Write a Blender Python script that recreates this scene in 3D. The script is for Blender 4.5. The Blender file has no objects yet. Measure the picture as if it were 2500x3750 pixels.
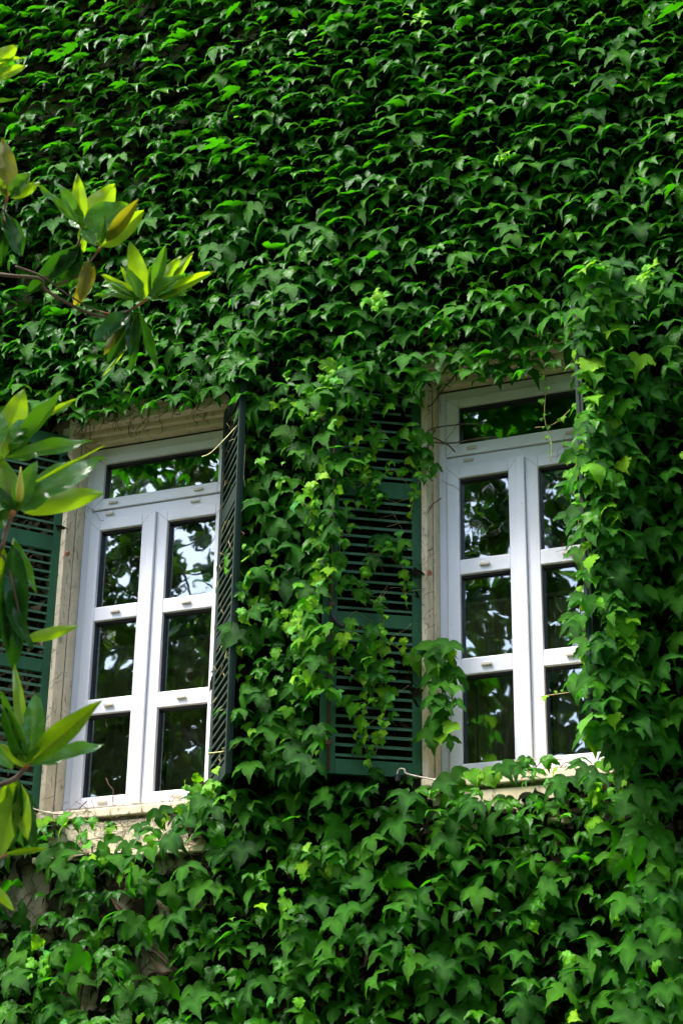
import bpy, bmesh, math, random
import numpy as np
from mathutils import Vector, Matrix, noise

random.seed(11); rng = np.random.default_rng(7)
scene = bpy.context.scene
COL = scene.collection

# ------------------------------------------------------------------ camera, sky, sun, exposure
CAM = ((6.094, -10.209, -2.836), (0.9288561029966508, 0.3701749219539261, 0.014030933050944598), (0.1335912072949454, -0.3700585357622187, 0.9193530711554737), (-0.34551371790329, 0.8520723016657257, 0.39318324414287836), 6584.0904345806175)
POLY_UP = [(-2.236, 8.656), (5.551, 6.027), (5.24, 2.589), (3.779, 2.832), (3.632, 2.688), (3.595, 2.446), (3.339, 2.415), (2.905, 2.461), (2.757, 2.424), (2.608, 2.356), (2.458, 2.477), (2.213, 2.664), (1.387, 2.796), (1.342, 2.688), (1.199, 2.631), (0.97, 2.604), (0.632, 2.678), (0.191, 2.635), (-0.166, 2.729), (-1.481, 3.004)]
POLY_MID = [(1.488, 2.785), (2.329, 2.615), (2.391, 2.399), (2.243, 2.238), (2.215, 2.119), (2.247, 1.931), (2.163, 1.673), (2.126, 1.237), (2.137, 0.668), (2.107, 0.26), (2.095, -0.113), (1.571, -0.095), (1.525, 0.316), (1.511, 1.025), (1.506, 1.77), (1.509, 2.235)]
POLY_RIGHT = [(3.755, 2.851), (5.264, 2.668), (4.814, -2.322), (3.817, -2.104), (3.883, -0.263), (3.827, -0.121), (3.783, -0.003), (3.661, 0.124), (3.616, 0.271), (3.664, 0.528), (3.593, 0.724), (3.654, 0.934), (3.725, 1.062), (3.612, 1.244), (3.626, 1.612), (3.726, 1.77), (3.723, 2.034), (3.681, 2.221), (3.672, 2.526)]
POLY_LOW = [(-1.077, -0.126), (-0.044, -0.159), (0.411, -0.291), (0.814, -0.319), (1.004, -0.21), (1.075, -0.119), (1.309, -0.014), (1.486, 0.012), (2.01, -0.073), (2.459, -0.084), (2.732, -0.133), (3.001, -0.129), (3.267, -0.074), (3.527, -0.058), (3.884, -0.064), (3.773, -2.309), (-0.789, -2.283)]
THIN_UP = [(0.234, 5.183, 0.188, 0.121, 0.5), (-0.463, 5.357, 0.352, 0.208, 0.5), (-0.471, 3.813, 0.226, 0.151, 0.45), (0.377, 5.829, 0.963, 1.118, 0.75), (-0.195, 4.469, 0.742, 1.004, 0.75), (1.094, 2.447, 0.099, 0.1, 0.1)]
THIN_LOW = [(-0.056, -0.534, 0.192, 0.225, 0.25), (0.795, -0.668, 0.211, 0.163, 0.3), (0.878, -1.043, 0.178, 0.158, 0.25), (0.413, -1.257, 0.121, 0.158, 0.2), (0.013, -0.758, 0.127, 0.138, 0.3), (0.698, -0.581, 0.137, 0.096, 0.3), (0.403, -0.753, 0.698, 0.525, 0.8), (0.647, -0.29, 0.398, 0.112, 0.25), (1.051, -0.414, 0.18, 0.137, 0.5), (3.054, -0.218, 0.211, 0.057, 0.3)]
NEW_UP = [(3.352, 3.924), (2.401, 3.072), (3.828, 2.715), (4.202, 2.839), (2.738, 5.244), (2.462, 3.017), (2.088, 2.559)]
STRANDS_MID = {'s1': [(2.138, -0.593, 2.488), (2.068, -0.637, 2.353), (2.057, -0.644, 2.258), (2.191, -0.56, 2.15), (2.289, -0.499, 1.977), (2.361, -0.453, 1.863), (2.457, -0.394, 1.935), (2.542, -0.341, 1.852)], 's2': [(2.53, -0.348, 2.221), (2.603, -0.303, 2.105), (2.639, -0.28, 2.016), (2.663, -0.265, 1.927), (2.602, -0.303, 1.859), (2.554, -0.333, 1.612)], 's3': [(2.408, -0.424, 2.144), (2.324, -0.477, 2.011), (2.338, -0.468, 1.83), (2.386, -0.438, 1.684), (2.22, -0.542, 1.696)], 's4': [(2.459, -0.393, 1.453), (2.365, -0.451, 1.297), (2.296, -0.495, 1.145), (2.343, -0.465, 1.063)], 's5': [(2.506, -0.363, 1.488), (2.518, -0.356, 1.283), (2.542, -0.341, 0.995)], 's6': [(2.221, -0.541, 1.607), (2.177, -0.569, 1.366), (2.203, -0.553, 1.136), (2.39, -0.436, 1.01), (2.414, -0.421, 0.87), (2.391, -0.435, 0.698)], 's7': [(2.131, -0.597, 1.245), (1.977, -0.694, 0.83), (2.003, -0.677, 0.664), (2.141, -0.591, 0.593), (2.301, -0.491, 0.524), (2.415, -0.42, 0.505)], 's8': [(2.391, -0.435, 0.754), (2.427, -0.413, 0.479), (2.416, -0.419, 0.259), (2.372, -0.447, 0.04)], 's9': [(2.137, -0.594, 0.844), (2.229, -0.536, 0.825), (2.368, -0.449, 0.781), (2.46, -0.392, 0.761), (2.588, -0.312, 0.659)], 's10': [(1.96, -0.704, 0.55), (2.007, -0.675, 0.471), (2.12, -0.604, 0.426), (2.189, -0.561, 0.35)], 's11': [(2.234, -0.533, 0.408), (2.304, -0.49, 0.169), (2.35, -0.461, 0.012), (2.373, -0.446, -0.066)], 's12': [(2.073, -0.634, 1.983), (2.194, -0.558, 1.905), (2.266, -0.513, 1.792), (2.325, -0.476, 1.889)], 's13': [(1.961, -0.704, 1.668), (2.08, -0.629, 1.533), (2.096, -0.619, 1.27), (2.04, -0.654, 1.149)], 's14': [(2.117, -0.606, 0.674), (2.207, -0.55, 0.738), (2.323, -0.478, 0.636), (2.347, -0.462, 0.417), (2.303, -0.49, 0.277)], 's15': [(2.357, -0.456, 2.611), (2.334, -0.471, 2.417), (2.286, -0.501, 2.286), (2.384, -0.439, 2.173)], 's16': [(2.567, -0.325, 2.637), (2.591, -0.31, 2.512), (2.616, -0.295, 2.388)]}
STRANDS_SPRIG = [[(2.598, -0.3, 0.662), (2.669, -0.3, 0.738), (2.739, -0.3, 0.702), (2.709, -0.3, 0.538), (2.731, -0.3, 0.426), (2.75, -0.3, 0.315), (2.735, -0.3, 0.18)], [(2.711, -0.3, 0.706), (2.767, -0.3, 0.755), (2.837, -0.3, 0.705)], [(2.71, -0.3, 0.622), (2.821, -0.3, 0.554), (2.792, -0.3, 0.392), (2.782, -0.3, 0.23), (2.775, -0.3, 0.096)]]
STRANDS_RIGHT = [[(3.683, -0.42, 2.699), (3.607, -0.42, 2.635), (3.498, -0.42, 2.609)], [(3.663, -0.42, 2.47), (3.572, -0.42, 2.44), (3.465, -0.42, 2.451)], [(3.643, -0.42, 2.151), (3.531, -0.42, 2.068), (3.414, -0.42, 2.066)], [(3.5, -0.42, 2.392), (3.477, -0.42, 2.122), (3.514, -0.42, 1.966), (3.509, -0.42, 1.818)], [(3.755, -0.42, 2.81), (3.759, -0.42, 2.56), (3.705, -0.42, 2.264), (3.707, -0.42, 1.964)], [(3.716, -0.42, 1.844), (3.628, -0.42, 1.683), (3.674, -0.42, 1.445), (3.611, -0.42, 1.227)], [(3.74, -0.42, 1.097), (3.65, -0.42, 0.833), (3.691, -0.42, 0.557), (3.655, -0.42, 0.296)], [(3.542, -0.42, 0.791), (3.644, -0.42, 0.697)], [(3.792, -0.42, -0.079), (3.835, -0.42, -0.234), (3.853, -0.42, -0.385), (3.87, -0.42, -0.535)], [(3.395, -0.42, 0.323), (3.578, -0.42, 0.33)]]
STRANDS_LOW = [[(0.105, -0.36, -0.166), (0.295, -0.36, -0.152), (0.455, -0.36, -0.192), (0.676, -0.36, -0.236)], [(0.798, -0.36, -0.231), (0.947, -0.36, -0.174), (1.095, -0.36, -0.13), (1.212, -0.36, -0.057)], [(1.483, -0.36, -0.161), (1.716, -0.36, -0.125), (1.887, -0.36, -0.058)], [(2.861, -0.36, -0.086), (3.049, -0.36, -0.089), (3.262, -0.36, -0.029), (3.496, -0.36, -0.05)], [(1.893, -0.36, -0.326), (1.869, -0.36, -0.483), (1.956, -0.36, -0.593)], [(2.121, -0.36, -0.448), (2.096, -0.36, -0.602), (2.18, -0.36, -0.685)], [(0.617, -0.36, -0.287), (0.691, -0.36, -0.457), (0.765, -0.36, -0.65)], [(0.243, -0.36, -1.362), (0.347, -0.36, -1.158), (0.459, -0.36, -1.032), (0.637, -0.36, -0.988)]]
STRANDS_LEFTSHUT = [[(1.492, -0.62, 2.349), (1.384, -0.62, 2.24), (1.277, -0.62, 2.147), (1.212, -0.62, 2.129)], [(1.524, -0.62, 2.173), (1.52, -0.62, 1.952), (1.534, -0.62, 1.827), (1.494, -0.62, 1.684)], [(1.577, -0.62, 0.182), (1.504, -0.62, 0.121), (1.347, -0.62, 0.111)], [(1.56, -0.62, 0.933), (1.556, -0.62, 0.733), (1.554, -0.62, 0.564)], [(1.557, -0.62, -0.094), (1.532, -0.62, -0.199)]]
DRY = [(0.031, -0.23, 1.739), (2.656, -0.23, 1.252)]
STRIP = [(2.14, -0.627, 0.946), (2.166, -0.611, 0.878), (2.201, -0.589, 0.838)]
STAY_R = [(2.499, -0.4, -0.063), (2.505, -0.4, -0.039), (2.524, -0.4, -0.03), (2.546, -0.4, -0.038), (2.554, -0.4, -0.06), (2.617, -0.4, -0.083), (2.712, -0.4, -0.11), (2.847, -0.4, -0.155)]
STAY_L = [(-0.217, -0.33, -0.026), (-0.119, -0.33, -0.028), (-0.002, -0.33, -0.066), (0.107, -0.33, -0.097), (0.211, -0.33, -0.108), (0.235, -0.33, -0.09)]
MAG_LEAVES = [((3.137, -6.08, 0.878), (3.208, -6.052, 0.953), 0.0552, 'u'), ((3.126, -6.065, 0.835), (3.224, -5.999, 0.914), 0.0349, 'u'), ((3.15, -6.081, 0.891), (3.23, -6.01, 0.936), 0.0131, 'u'), ((3.104, -6.039, 0.76), (3.21, -6.004, 0.766), 0.0131, 'g'), ((2.979, -5.684, 0.643), (2.985, -5.756, 0.85), 0.0793, 'b'), ((2.989, -5.68, 0.643), (3.094, -5.716, 0.695), 0.0458, 'g'), ((2.988, -5.677, 0.636), (3.112, -5.679, 0.673), 0.0366, 'u'), ((2.974, -5.686, 0.643), (2.934, -5.726, 0.718), 0.0366, 'u'), ((2.96, -5.666, 0.587), (2.946, -5.628, 0.408), 0.0458, 'd'), ((2.966, -5.66, 0.58), (2.979, -5.547, 0.474), 0.058, 'd'), ((2.953, -5.669, 0.587), (2.918, -5.656, 0.425), 0.0458, 'd'), ((3.11, -5.402, 0.656), (3.016, -5.547, 0.777), 0.0315, 'g'), ((3.117, -5.399, 0.656), (3.146, -5.51, 0.807), 0.0519, 'u'), ((3.125, -5.396, 0.656), (3.222, -5.377, 0.813), 0.0976, 'u'), ((3.116, -5.396, 0.649), (3.165, -5.375, 0.559), 0.0378, 'g'), ((3.106, -5.401, 0.65), (3.057, -5.395, 0.709), 0.022, 'g'), ((3.1, -5.376, 0.591), (2.884, -5.333, 0.45), 0.0661, 'd'), ((3.096, -5.374, 0.584), (2.989, -5.334, 0.456), 0.0756, 'd'), ((3.1, -5.379, 0.598), (3.009, -5.313, 0.509), 0.0472, 'd'), ((3.169, -5.347, 0.588), (3.297, -5.295, 0.73), 0.0724, 'u'), ((3.19, -5.347, 0.607), (3.334, -5.376, 0.736), 0.0504, 'o'), ((3.17, -5.351, 0.599), (3.212, -5.411, 0.665), 0.0315, 'g'), ((3.122, -5.344, 0.541), (3.098, -5.342, 0.384), 0.0409, 'b'), ((3.139, -5.329, 0.524), (3.04, -5.293, 0.39), 0.0504, 'y'), ((3.163, -5.351, 0.592), (3.129, -5.375, 0.668), 0.0315, 'u'), ((3.295, -5.218, 0.421), (3.278, -5.333, 0.596), 0.0661, 'u'), ((3.31, -5.216, 0.428), (3.437, -5.228, 0.562), 0.0535, 'u'), ((3.316, -5.208, 0.417), (3.539, -5.167, 0.517), 0.0441, 'u'), ((3.314, -5.213, 0.425), (3.438, -5.248, 0.475), 0.0441, 'g'), ((3.287, -5.221, 0.421), (3.253, -5.333, 0.487), 0.0409, 'g'), ((3.287, -5.22, 0.416), (3.124, -5.291, 0.534), 0.0252, 'u'), ((3.279, -5.221, 0.413), (3.138, -5.279, 0.501), 0.0346, 'g'), ((3.308, -5.214, 0.422), (3.318, -5.247, 0.527), 0.0126, 'n'), ((3.238, -5.223, 0.381), (3.12, -5.263, 0.226), 0.0598, 'd'), ((3.243, -5.214, 0.366), (3.121, -5.135, 0.227), 0.0567, 'd'), ((3.267, -5.207, 0.373), (3.193, -5.15, 0.261), 0.0283, 'y'), ((3.262, -5.208, 0.37), (3.182, -5.093, 0.184), 0.0378, 'd'), ((3.231, -5.223, 0.375), (3.136, -5.212, 0.222), 0.0409, 'b'), ((3.205, -5.178, 0.253), (3.084, -5.146, 0.163), 0.0126, 'u'), ((3.69, -6.639, -0.858), (3.675, -6.657, -0.757), 0.0495, 'g'), ((3.723, -6.631, -0.847), (3.741, -6.608, -0.771), 0.0293, 'g'), ((3.679, -6.624, -0.9), (3.704, -6.611, -0.772), 0.0383, 'u'), ((3.653, -6.568, -1.045), (3.708, -6.608, -0.959), 0.045, 'g'), ((3.696, -6.57, -1.003), (3.669, -6.579, -0.879), 0.0338, 'u'), ((3.633, -6.314, -1.613), (3.649, -6.307, -1.484), 0.0383, 'u'), ((3.61, -6.316, -1.629), (3.574, -6.385, -1.569), 0.0405, 'g'), ((3.603, -6.297, -1.676), (3.646, -6.288, -1.757), 0.0338, 'd'), ((3.599, -6.304, -1.665), (3.603, -6.276, -1.83), 0.0495, 'd'), ((3.65, -6.527, -1.138), (3.634, -6.405, -1.262), 0.045, 'g'), ((3.636, -6.504, -1.2), (3.672, -6.487, -1.341), 0.0495, 'd'), ((3.672, -6.593, -0.847), (3.741, -6.627, -0.701), 0.0683, 'u'), ((3.684, -6.581, -0.863), (3.877, -6.602, -0.728), 0.0432, 'g'), ((3.779, -6.584, -0.773), (3.853, -6.54, -0.703), 0.0159, 'u'), ((3.676, -6.591, -0.847), (3.694, -6.608, -0.82), 0.0114, 'n'), ((3.727, -6.602, -1.035), (3.93, -6.539, -0.865), 0.0691, 'G'), ((3.763, -6.611, -0.981), (3.972, -6.574, -0.881), 0.0089, 'u'), ((3.736, -6.601, -1.027), (3.812, -6.661, -0.943), 0.0468, 'g'), ((3.726, -6.605, -1.027), (3.68, -6.63, -0.877), 0.0579, 'u'), ((3.73, -6.601, -1.033), (3.818, -6.58, -0.912), 0.0134, 'g'), ((3.724, -6.601, -1.038), (3.692, -6.652, -0.975), 0.0334, 'd'), ((3.69, -6.579, -1.115), (3.636, -6.488, -1.255), 0.029, 'u'), ((3.713, -6.57, -1.115), (3.696, -6.47, -1.362), 0.0602, 'd'), ((3.718, -6.575, -1.099), (3.7, -6.462, -1.253), 0.0267, 'u'), ((3.695, -6.554, -1.166), (3.682, -6.449, -1.418), 0.0646, 'd'), ((3.709, -6.468, -1.339), (3.829, -6.407, -1.298), 0.0312, 'u'), ((3.673, -6.525, -1.248), (3.73, -6.471, -1.378), 0.0334, 'd'), ((3.726, -6.432, -1.657), (3.952, -6.455, -1.517), 0.0523, 'v'), ((3.727, -6.43, -1.66), (3.883, -6.331, -1.589), 0.0392, 'g'), ((3.733, -6.434, -1.647), (3.763, -6.477, -1.487), 0.0588, 'g'), ((3.726, -6.439, -1.642), (3.74, -6.55, -1.438), 0.0305, 'u'), ((3.714, -6.439, -1.653), (3.687, -6.538, -1.531), 0.0414, 'd'), ((3.722, -6.434, -1.657), (3.673, -6.456, -1.54), 0.0283, 'g'), ((3.696, -6.428, -1.693), (3.617, -6.344, -1.856), 0.0567, 'v'), ((3.701, -6.426, -1.693), (3.658, -6.344, -1.848), 0.0262, 'd'), ((3.675, -6.432, -1.703), (3.615, -6.376, -1.797), 0.0327, 'u'), ((3.646, -6.368, -1.865), (3.731, -6.313, -1.849), 0.0163, 'u'), ((3.601, -6.355, -1.934), (3.649, -6.309, -1.996), 0.024, 'u'), ((3.646, -6.368, -1.865), (3.592, -6.348, -1.899), 0.0262, 'd')]
MAG_BUDS = [((3.77, -6.643, -1.034), (3.785, -6.675, -0.953), 0.022), ((3.671, -6.586, -0.863), (3.691, -6.6, -0.816), 0.0125)]
MAG_TWIGS = [([(2.541, -5.389, 0.637), (2.816, -5.446, 0.493), (2.949, -5.386, 0.48), (2.964, -5.363, 0.443), (3.074, -5.288, 0.378), (3.158, -5.244, 0.357), (3.219, -5.227, 0.372), (3.269, -5.218, 0.399), (3.302, -5.215, 0.419)], 0.0075, 0.004), ([(2.873, -5.435, 0.52), (2.956, -5.387, 0.489), (3.027, -5.334, 0.435), (3.104, -5.279, 0.385), (3.171, -5.243, 0.365)], 0.004, 0.003), ([(2.949, -5.386, 0.48), (3.014, -5.327, 0.536), (3.094, -5.38, 0.595), (3.117, -5.398, 0.653)], 0.005, 0.004), ([(3.001, -5.355, 0.46), (3.071, -5.298, 0.523), (3.126, -5.341, 0.538), (3.169, -5.347, 0.588)], 0.005, 0.004), ([(2.692, -5.449, 0.646), (2.948, -5.651, 0.545), (2.96, -5.666, 0.587), (2.979, -5.683, 0.641)], 0.006, 0.0045), ([(2.908, -5.943, 0.889), (3.126, -6.066, 0.837), (3.141, -6.078, 0.878)], 0.006, 0.0045), ([(3.414, -6.451, -1.128), (3.669, -6.578, -1.136), (3.702, -6.589, -1.084), (3.727, -6.602, -1.035)], 0.007, 0.006), ([(3.442, -6.528, -0.936), (3.633, -6.58, -0.91), (3.671, -6.586, -0.863)], 0.006, 0.005), ([(3.392, -6.314, -1.697), (3.649, -6.44, -1.708), (3.697, -6.43, -1.688), (3.726, -6.432, -1.657)], 0.007, 0.006), ([(3.404, -6.213, -1.906), (3.606, -6.371, -1.894), (3.646, -6.368, -1.865)], 0.005, 0.004), ([(3.669, -6.578, -1.136), (3.695, -6.554, -1.166), (3.709, -6.468, -1.339)], 0.004, 0.003)]

cam_d = bpy.data.cameras.new('camera'); cam = bpy.data.objects.new('camera', cam_d); COL.objects.link(cam)
cr, cu, cf = Vector(CAM[1]), Vector(CAM[2]), Vector(CAM[3])
m = Matrix((cr, cu, -cf)).transposed().to_4x4(); m.translation = Vector(CAM[0]); cam.matrix_world = m
cam_d.sensor_fit = 'VERTICAL'; cam_d.sensor_height = 36.0; cam_d.lens = CAM[4] / 3750 * 36
cam_d.clip_start = 0.1; cam_d.clip_end = 2000
cam_d.dof.use_dof = True; cam_d.dof.focus_distance = 11.8; cam_d.dof.aperture_fstop = 9.0
scene.camera = cam
SUN_DIR = Vector((-0.62, -0.48, 1.25)).normalized()      # from the scene towards the sun
w = bpy.data.worlds.new('World'); scene.world = w; w.use_nodes = True
wn = w.node_tree.nodes; wl = w.node_tree.links
sky = wn.new('ShaderNodeTexSky'); sky.sky_type = 'NISHITA'; sky.sun_disc = False
sky.sun_elevation = math.asin(SUN_DIR.z); sky.sun_rotation = math.atan2(SUN_DIR.x, SUN_DIR.y)
sky.dust_density = 3.0; sky.air_density = 1.0; sky.ozone_density = 1.0
wl.new(sky.outputs[0], wn['Background'].inputs[0]); wn['Background'].inputs[1].default_value = 0.085
sun_d = bpy.data.lights.new('sun', 'SUN'); sun_d.energy = 1.5; sun_d.angle = math.radians(22); sun_d.color = (1, 0.975, 0.94)
sun = bpy.data.objects.new('sun', sun_d); COL.objects.link(sun)
sun.rotation_euler = SUN_DIR.to_track_quat('Z', 'Y').to_euler()
scene.view_settings.view_transform = 'Standard'; scene.view_settings.look = 'None'
scene.view_settings.gamma = 1.0; scene.view_settings.use_curve_mapping = False
scene.view_settings.exposure = 2.8
scene.render.engine = 'CYCLES'
scene.cycles.max_bounces = 6; scene.cycles.diffuse_bounces = 2; scene.cycles.glossy_bounces = 3
scene.cycles.transmission_bounces = 3; scene.cycles.transparent_max_bounces = 6
scene.cycles.caustics_reflective = False; scene.cycles.caustics_refractive = False

# ------------------------------------------------------------------ helpers
def link(o, parent=None):
    COL.objects.link(o)
    if parent is not None: o.parent = parent
    return o
def tag(o, label=None, cat=None, group=None, kind=None):
    if label: o['label'] = label
    if cat: o['category'] = cat
    if group: o['group'] = group
    if kind: o['kind'] = kind
    return o
def empty(name, loc=(0, 0, 0), rz=0, parent=None):
    o = bpy.data.objects.new(name, None); o.location = loc; o.rotation_euler = (0, 0, rz); o.empty_display_size = .2
    return link(o, parent)
def mesh_obj(name, verts, faces, mat, parent=None, smooth=False):
    me = bpy.data.meshes.new(name); me.from_pydata([tuple(v) for v in verts], [], faces); me.update()
    for mt in (mat if isinstance(mat, (list, tuple)) else [mat]): me.materials.append(mt)
    if smooth: me.polygons.foreach_set('use_smooth', [True] * len(me.polygons))
    return link(bpy.data.objects.new(name, me), parent)
class MB:
    def __init__(s): s.v = []; s.f = []; s.mi = []
    def box(s, x0, x1, y0, y1, z0, z1, mi=0):
        n = len(s.v)
        s.v += [(x, y, z) for z in (z0, z1) for y in (y0, y1) for x in (x0, x1)]
        s.f += [tuple(n + i for i in q) for q in ((0, 2, 3, 1), (4, 5, 7, 6), (0, 1, 5, 4), (2, 6, 7, 3), (0, 4, 6, 2), (1, 3, 7, 5))]
        s.mi += [mi] * 6
    def poly(s, pts, mi=0):
        n = len(s.v); s.v += list(pts); s.f.append(tuple(range(n, n + len(pts)))); s.mi.append(mi)
    def tube(s, pts, radii, k=6, mi=0):
        pts = [Vector(q) for q in pts]
        if not hasattr(radii, '__len__'): radii = [radii] * len(pts)
        n0 = len(s.v); up = Vector((0.13, -0.3, 0.95)).normalized()
        for i, q in enumerate(pts):
            t = (pts[min(i + 1, len(pts) - 1)] - pts[max(i - 1, 0)])
            t = t.normalized() if t.length > 1e-9 else Vector((0, 0, 1))
            a = t.cross(up)
            if a.length < .15: a = t.cross(Vector((1, 0, 0)))
            a.normalize(); b = t.cross(a)
            for j in range(k):
                an = 2 * math.pi * j / k
                s.v.append(tuple(q + (a * math.cos(an) + b * math.sin(an)) * radii[i]))
        for i in range(len(pts) - 1):
            for j in range(k):
                A = n0 + i * k + j; B = n0 + i * k + (j + 1) % k
                s.f.append((A, B, B + k, A + k)); s.mi.append(mi)
        s.f.append(tuple(n0 + j for j in range(k))[::-1]); s.mi.append(mi)
        s.f.append(tuple(n0 + (len(pts) - 1) * k + j for j in range(k))); s.mi.append(mi)
    def build(s, name, mat, parent=None, smooth=False, bevel=0):
        o = mesh_obj(name, s.v, s.f, mat, parent, smooth)
        o.data.polygons.foreach_set('material_index', s.mi)
        if bevel:
            b = o.modifiers.new('bevel', 'BEVEL'); b.width = bevel; b.segments = 2; b.limit_method = 'ANGLE'; b.angle_limit = math.radians(50)
        return o
def spline(pts, sub=6):
    P = [Vector(q) for q in pts]; out = []
    for i in range(len(P) - 1):
        a = P[max(i - 1, 0)]; b = P[i]; c = P[i + 1]; d = P[min(i + 2, len(P) - 1)]
        for k in range(sub):
            t = k / sub
            out.append(.5 * ((2 * b) + (c - a) * t + (2 * a - 5 * b + 4 * c - d) * t * t + (3 * b - a - 3 * c + d) * t ** 3))
    out.append(P[-1]); return out

# ------------------------------------------------------------------ materials
class NT:
    def __init__(s, name):
        s.m = bpy.data.materials.new(name); s.m.use_nodes = True; s.n = s.m.node_tree.nodes; s.l = s.m.node_tree.links
        s.b = s.n['Principled BSDF']; s.out = s.n['Material Output']
    def node(s, t, **kw):
        x = s.n.new(t)
        for k, v in kw.items(): setattr(x, k, v)
        return x
    def noise(s, scale, detail=4, rough=.55, vec=None, dist=0):
        x = s.node('ShaderNodeTexNoise'); x.inputs['Scale'].default_value = scale; x.inputs['Detail'].default_value = detail
        x.inputs['Roughness'].default_value = rough; x.inputs['Distortion'].default_value = dist
        if vec is not None: s.l.new(vec, x.inputs['Vector'])
        return x.outputs['Fac']
    def obj(s): return s.node('ShaderNodeTexCoord').outputs['Object']
    def mapv(s, vec, sc):
        x = s.node('ShaderNodeMapping'); x.inputs['Scale'].default_value = sc; s.l.new(vec, x.inputs['Vector']); return x.outputs[0]
    def ramp(s, fac, stops):
        x = s.node('ShaderNodeValToRGB'); e = x.color_ramp.elements
        while len(e) < len(stops): e.new(.5)
        for el, (p_, c) in zip(e, stops): el.position = p_; el.color = (*c, 1) if len(c) == 3 else c
        s.l.new(fac, x.inputs[0]); return x.outputs[0]
    def mix(s, fac, a, b, mode='MIX'):
        x = s.node('ShaderNodeMix', data_type='RGBA', blend_type=mode)
        for sock, v in ((x.inputs[0], fac), (x.inputs[6], a), (x.inputs[7], b)):
            if hasattr(v, 'is_linked') or hasattr(v, 'links'): s.l.new(v, sock)
            elif isinstance(v, (tuple, list)): sock.default_value = (*v, 1)
            else: sock.default_value = v
        return x.outputs[2]
    def math(s, op, a, b=0.0):
        x = s.node('ShaderNodeMath', operation=op)
        for sock, v in ((x.inputs[0], a), (x.inputs[1], b)):
            if hasattr(v, 'links'): s.l.new(v, sock)
            else: sock.default_value = v
        return x.outputs[0]
    def bump(s, h, strength=.3, dist=.01):
        x = s.node('ShaderNodeBump'); x.inputs['Strength'].default_value = strength; x.inputs['Distance'].default_value = dist
        s.l.new(h, x.inputs['Height']); return x.outputs[0]
    def set(s, **kw):
        for k, v in kw.items():
            i = s.b.inputs[k.replace('_', ' ')]
            if hasattr(v, 'links'): s.l.new(v, i)
            elif isinstance(v, (tuple, list)) and len(v) == 3: i.default_value = (*v, 1)
            else: i.default_value = v
        return s.m

def leaf_material(name, stops, vein, trans, rough=.38, tmix=.3, under=None, spec=.5, coat=0, ior=1.5, vk=.5, rv=.22, bv=.5):
    t = NT(name)
    at = t.node('ShaderNodeAttribute', attribute_name='leaf_var').outputs['Fac']
    oi = t.node('ShaderNodeObjectInfo').outputs['Random']
    rnd = t.math('FRACT', t.math('ADD', at, oi))
    base = t.ramp(rnd, stops)
    n = t.noise(22, 3, .6, t.node('ShaderNodeTexCoord').outputs['Object'])
    base = t.mix(t.math('MULTIPLY', n, .5), base, tuple(c * .55 for c in stops[0][1]))
    va = t.node('ShaderNodeAttribute', attribute_name='vein').outputs['Fac']
    vf = t.math('MULTIPLY', t.math('POWER', va, 2.4), vk)
    base = t.mix(vf, base, vein)
    geo = t.node('ShaderNodeNewGeometry').outputs['Backfacing']
    if under: base = t.mix(geo, base, under)
    ro = t.math('ADD', t.math('MULTIPLY', n, rv), rough - .1)
    ro = t.math('ADD', ro, t.math('MULTIPLY', geo, .25))
    hgt = t.math('SUBTRACT', t.math('MULTIPLY', t.noise(60, 3, .55, t.node('ShaderNodeTexCoord').outputs['Object']), 1.0), t.math('MULTIPLY', va, bv))
    bp = t.bump(hgt, .55, .010)
    t.set(Base_Color=base, Roughness=ro, Specular_IOR_Level=spec, Normal=bp)
    t.set(IOR=ior)
    if coat: t.set(Coat_Weight=coat, Coat_Roughness=.12)
    tr = t.node('ShaderNodeBsdfTranslucent'); tcol = t.mix(rnd, trans, tuple(c * .7 for c in trans)); t.l.new(tcol, tr.inputs[0])
    mx = t.node('ShaderNodeMixShader'); mx.inputs[0].default_value = tmix
    t.l.new(t.b.outputs[0], mx.inputs[1]); t.l.new(tr.outputs[0], mx.inputs[2]); t.l.new(mx.outputs[0], t.out.inputs[0])
    return t.m
M = {}
M['ivy'] = leaf_material('ivy_leaf', [(0, (.003, .040, .001)), (.25, (.010, .080, .001)), (.55, (.022, .125, .001)), (.85, (.050, .19, .001)), (1, (.005, .062, .008))], (.06, .22, .018), (.055, .36, .003), .27, .36, (.020, .14, .005), .5, 0, 1.20, .5, .30)
M['young'] = leaf_material('young_ivy_leaf', [(0, (.05, .26, .005)), (.4, (.11, .38, .005)), (.75, (.25, .48, .005)), (1, (.02, .24, .06))], (.15, .35, .02), (.22, .6, .005), .45, .42, (.12, .40, .008), .5, 0, 1.22)
M['mag_u'] = leaf_material('magnolia_leaf_bright', [(0, (.085, .29, .005)), (.5, (.13, .37, .006)), (1, (.055, .24, .005))], (.12, .10, .008), (.44, .72, .006), .26, .45, (.17, .32, .012), .5, .25, 1.4, .9)
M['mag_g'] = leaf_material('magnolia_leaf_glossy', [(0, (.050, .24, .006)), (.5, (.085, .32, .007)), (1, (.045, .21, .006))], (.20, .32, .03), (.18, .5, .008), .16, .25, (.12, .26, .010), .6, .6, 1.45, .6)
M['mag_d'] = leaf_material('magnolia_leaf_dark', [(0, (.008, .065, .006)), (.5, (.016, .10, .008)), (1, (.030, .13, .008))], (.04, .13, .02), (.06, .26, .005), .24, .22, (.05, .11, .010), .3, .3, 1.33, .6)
M['mag_b'] = leaf_material('magnolia_leaf_rusty', [(0, (.12, .17, .008)), (.5, (.16, .16, .010)), (1, (.10, .17, .008))], (.16, .07, .01), (.36, .36, .008), .34, .35, (.14, .16, .012), .4, .2, 1.4, .9)
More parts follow.
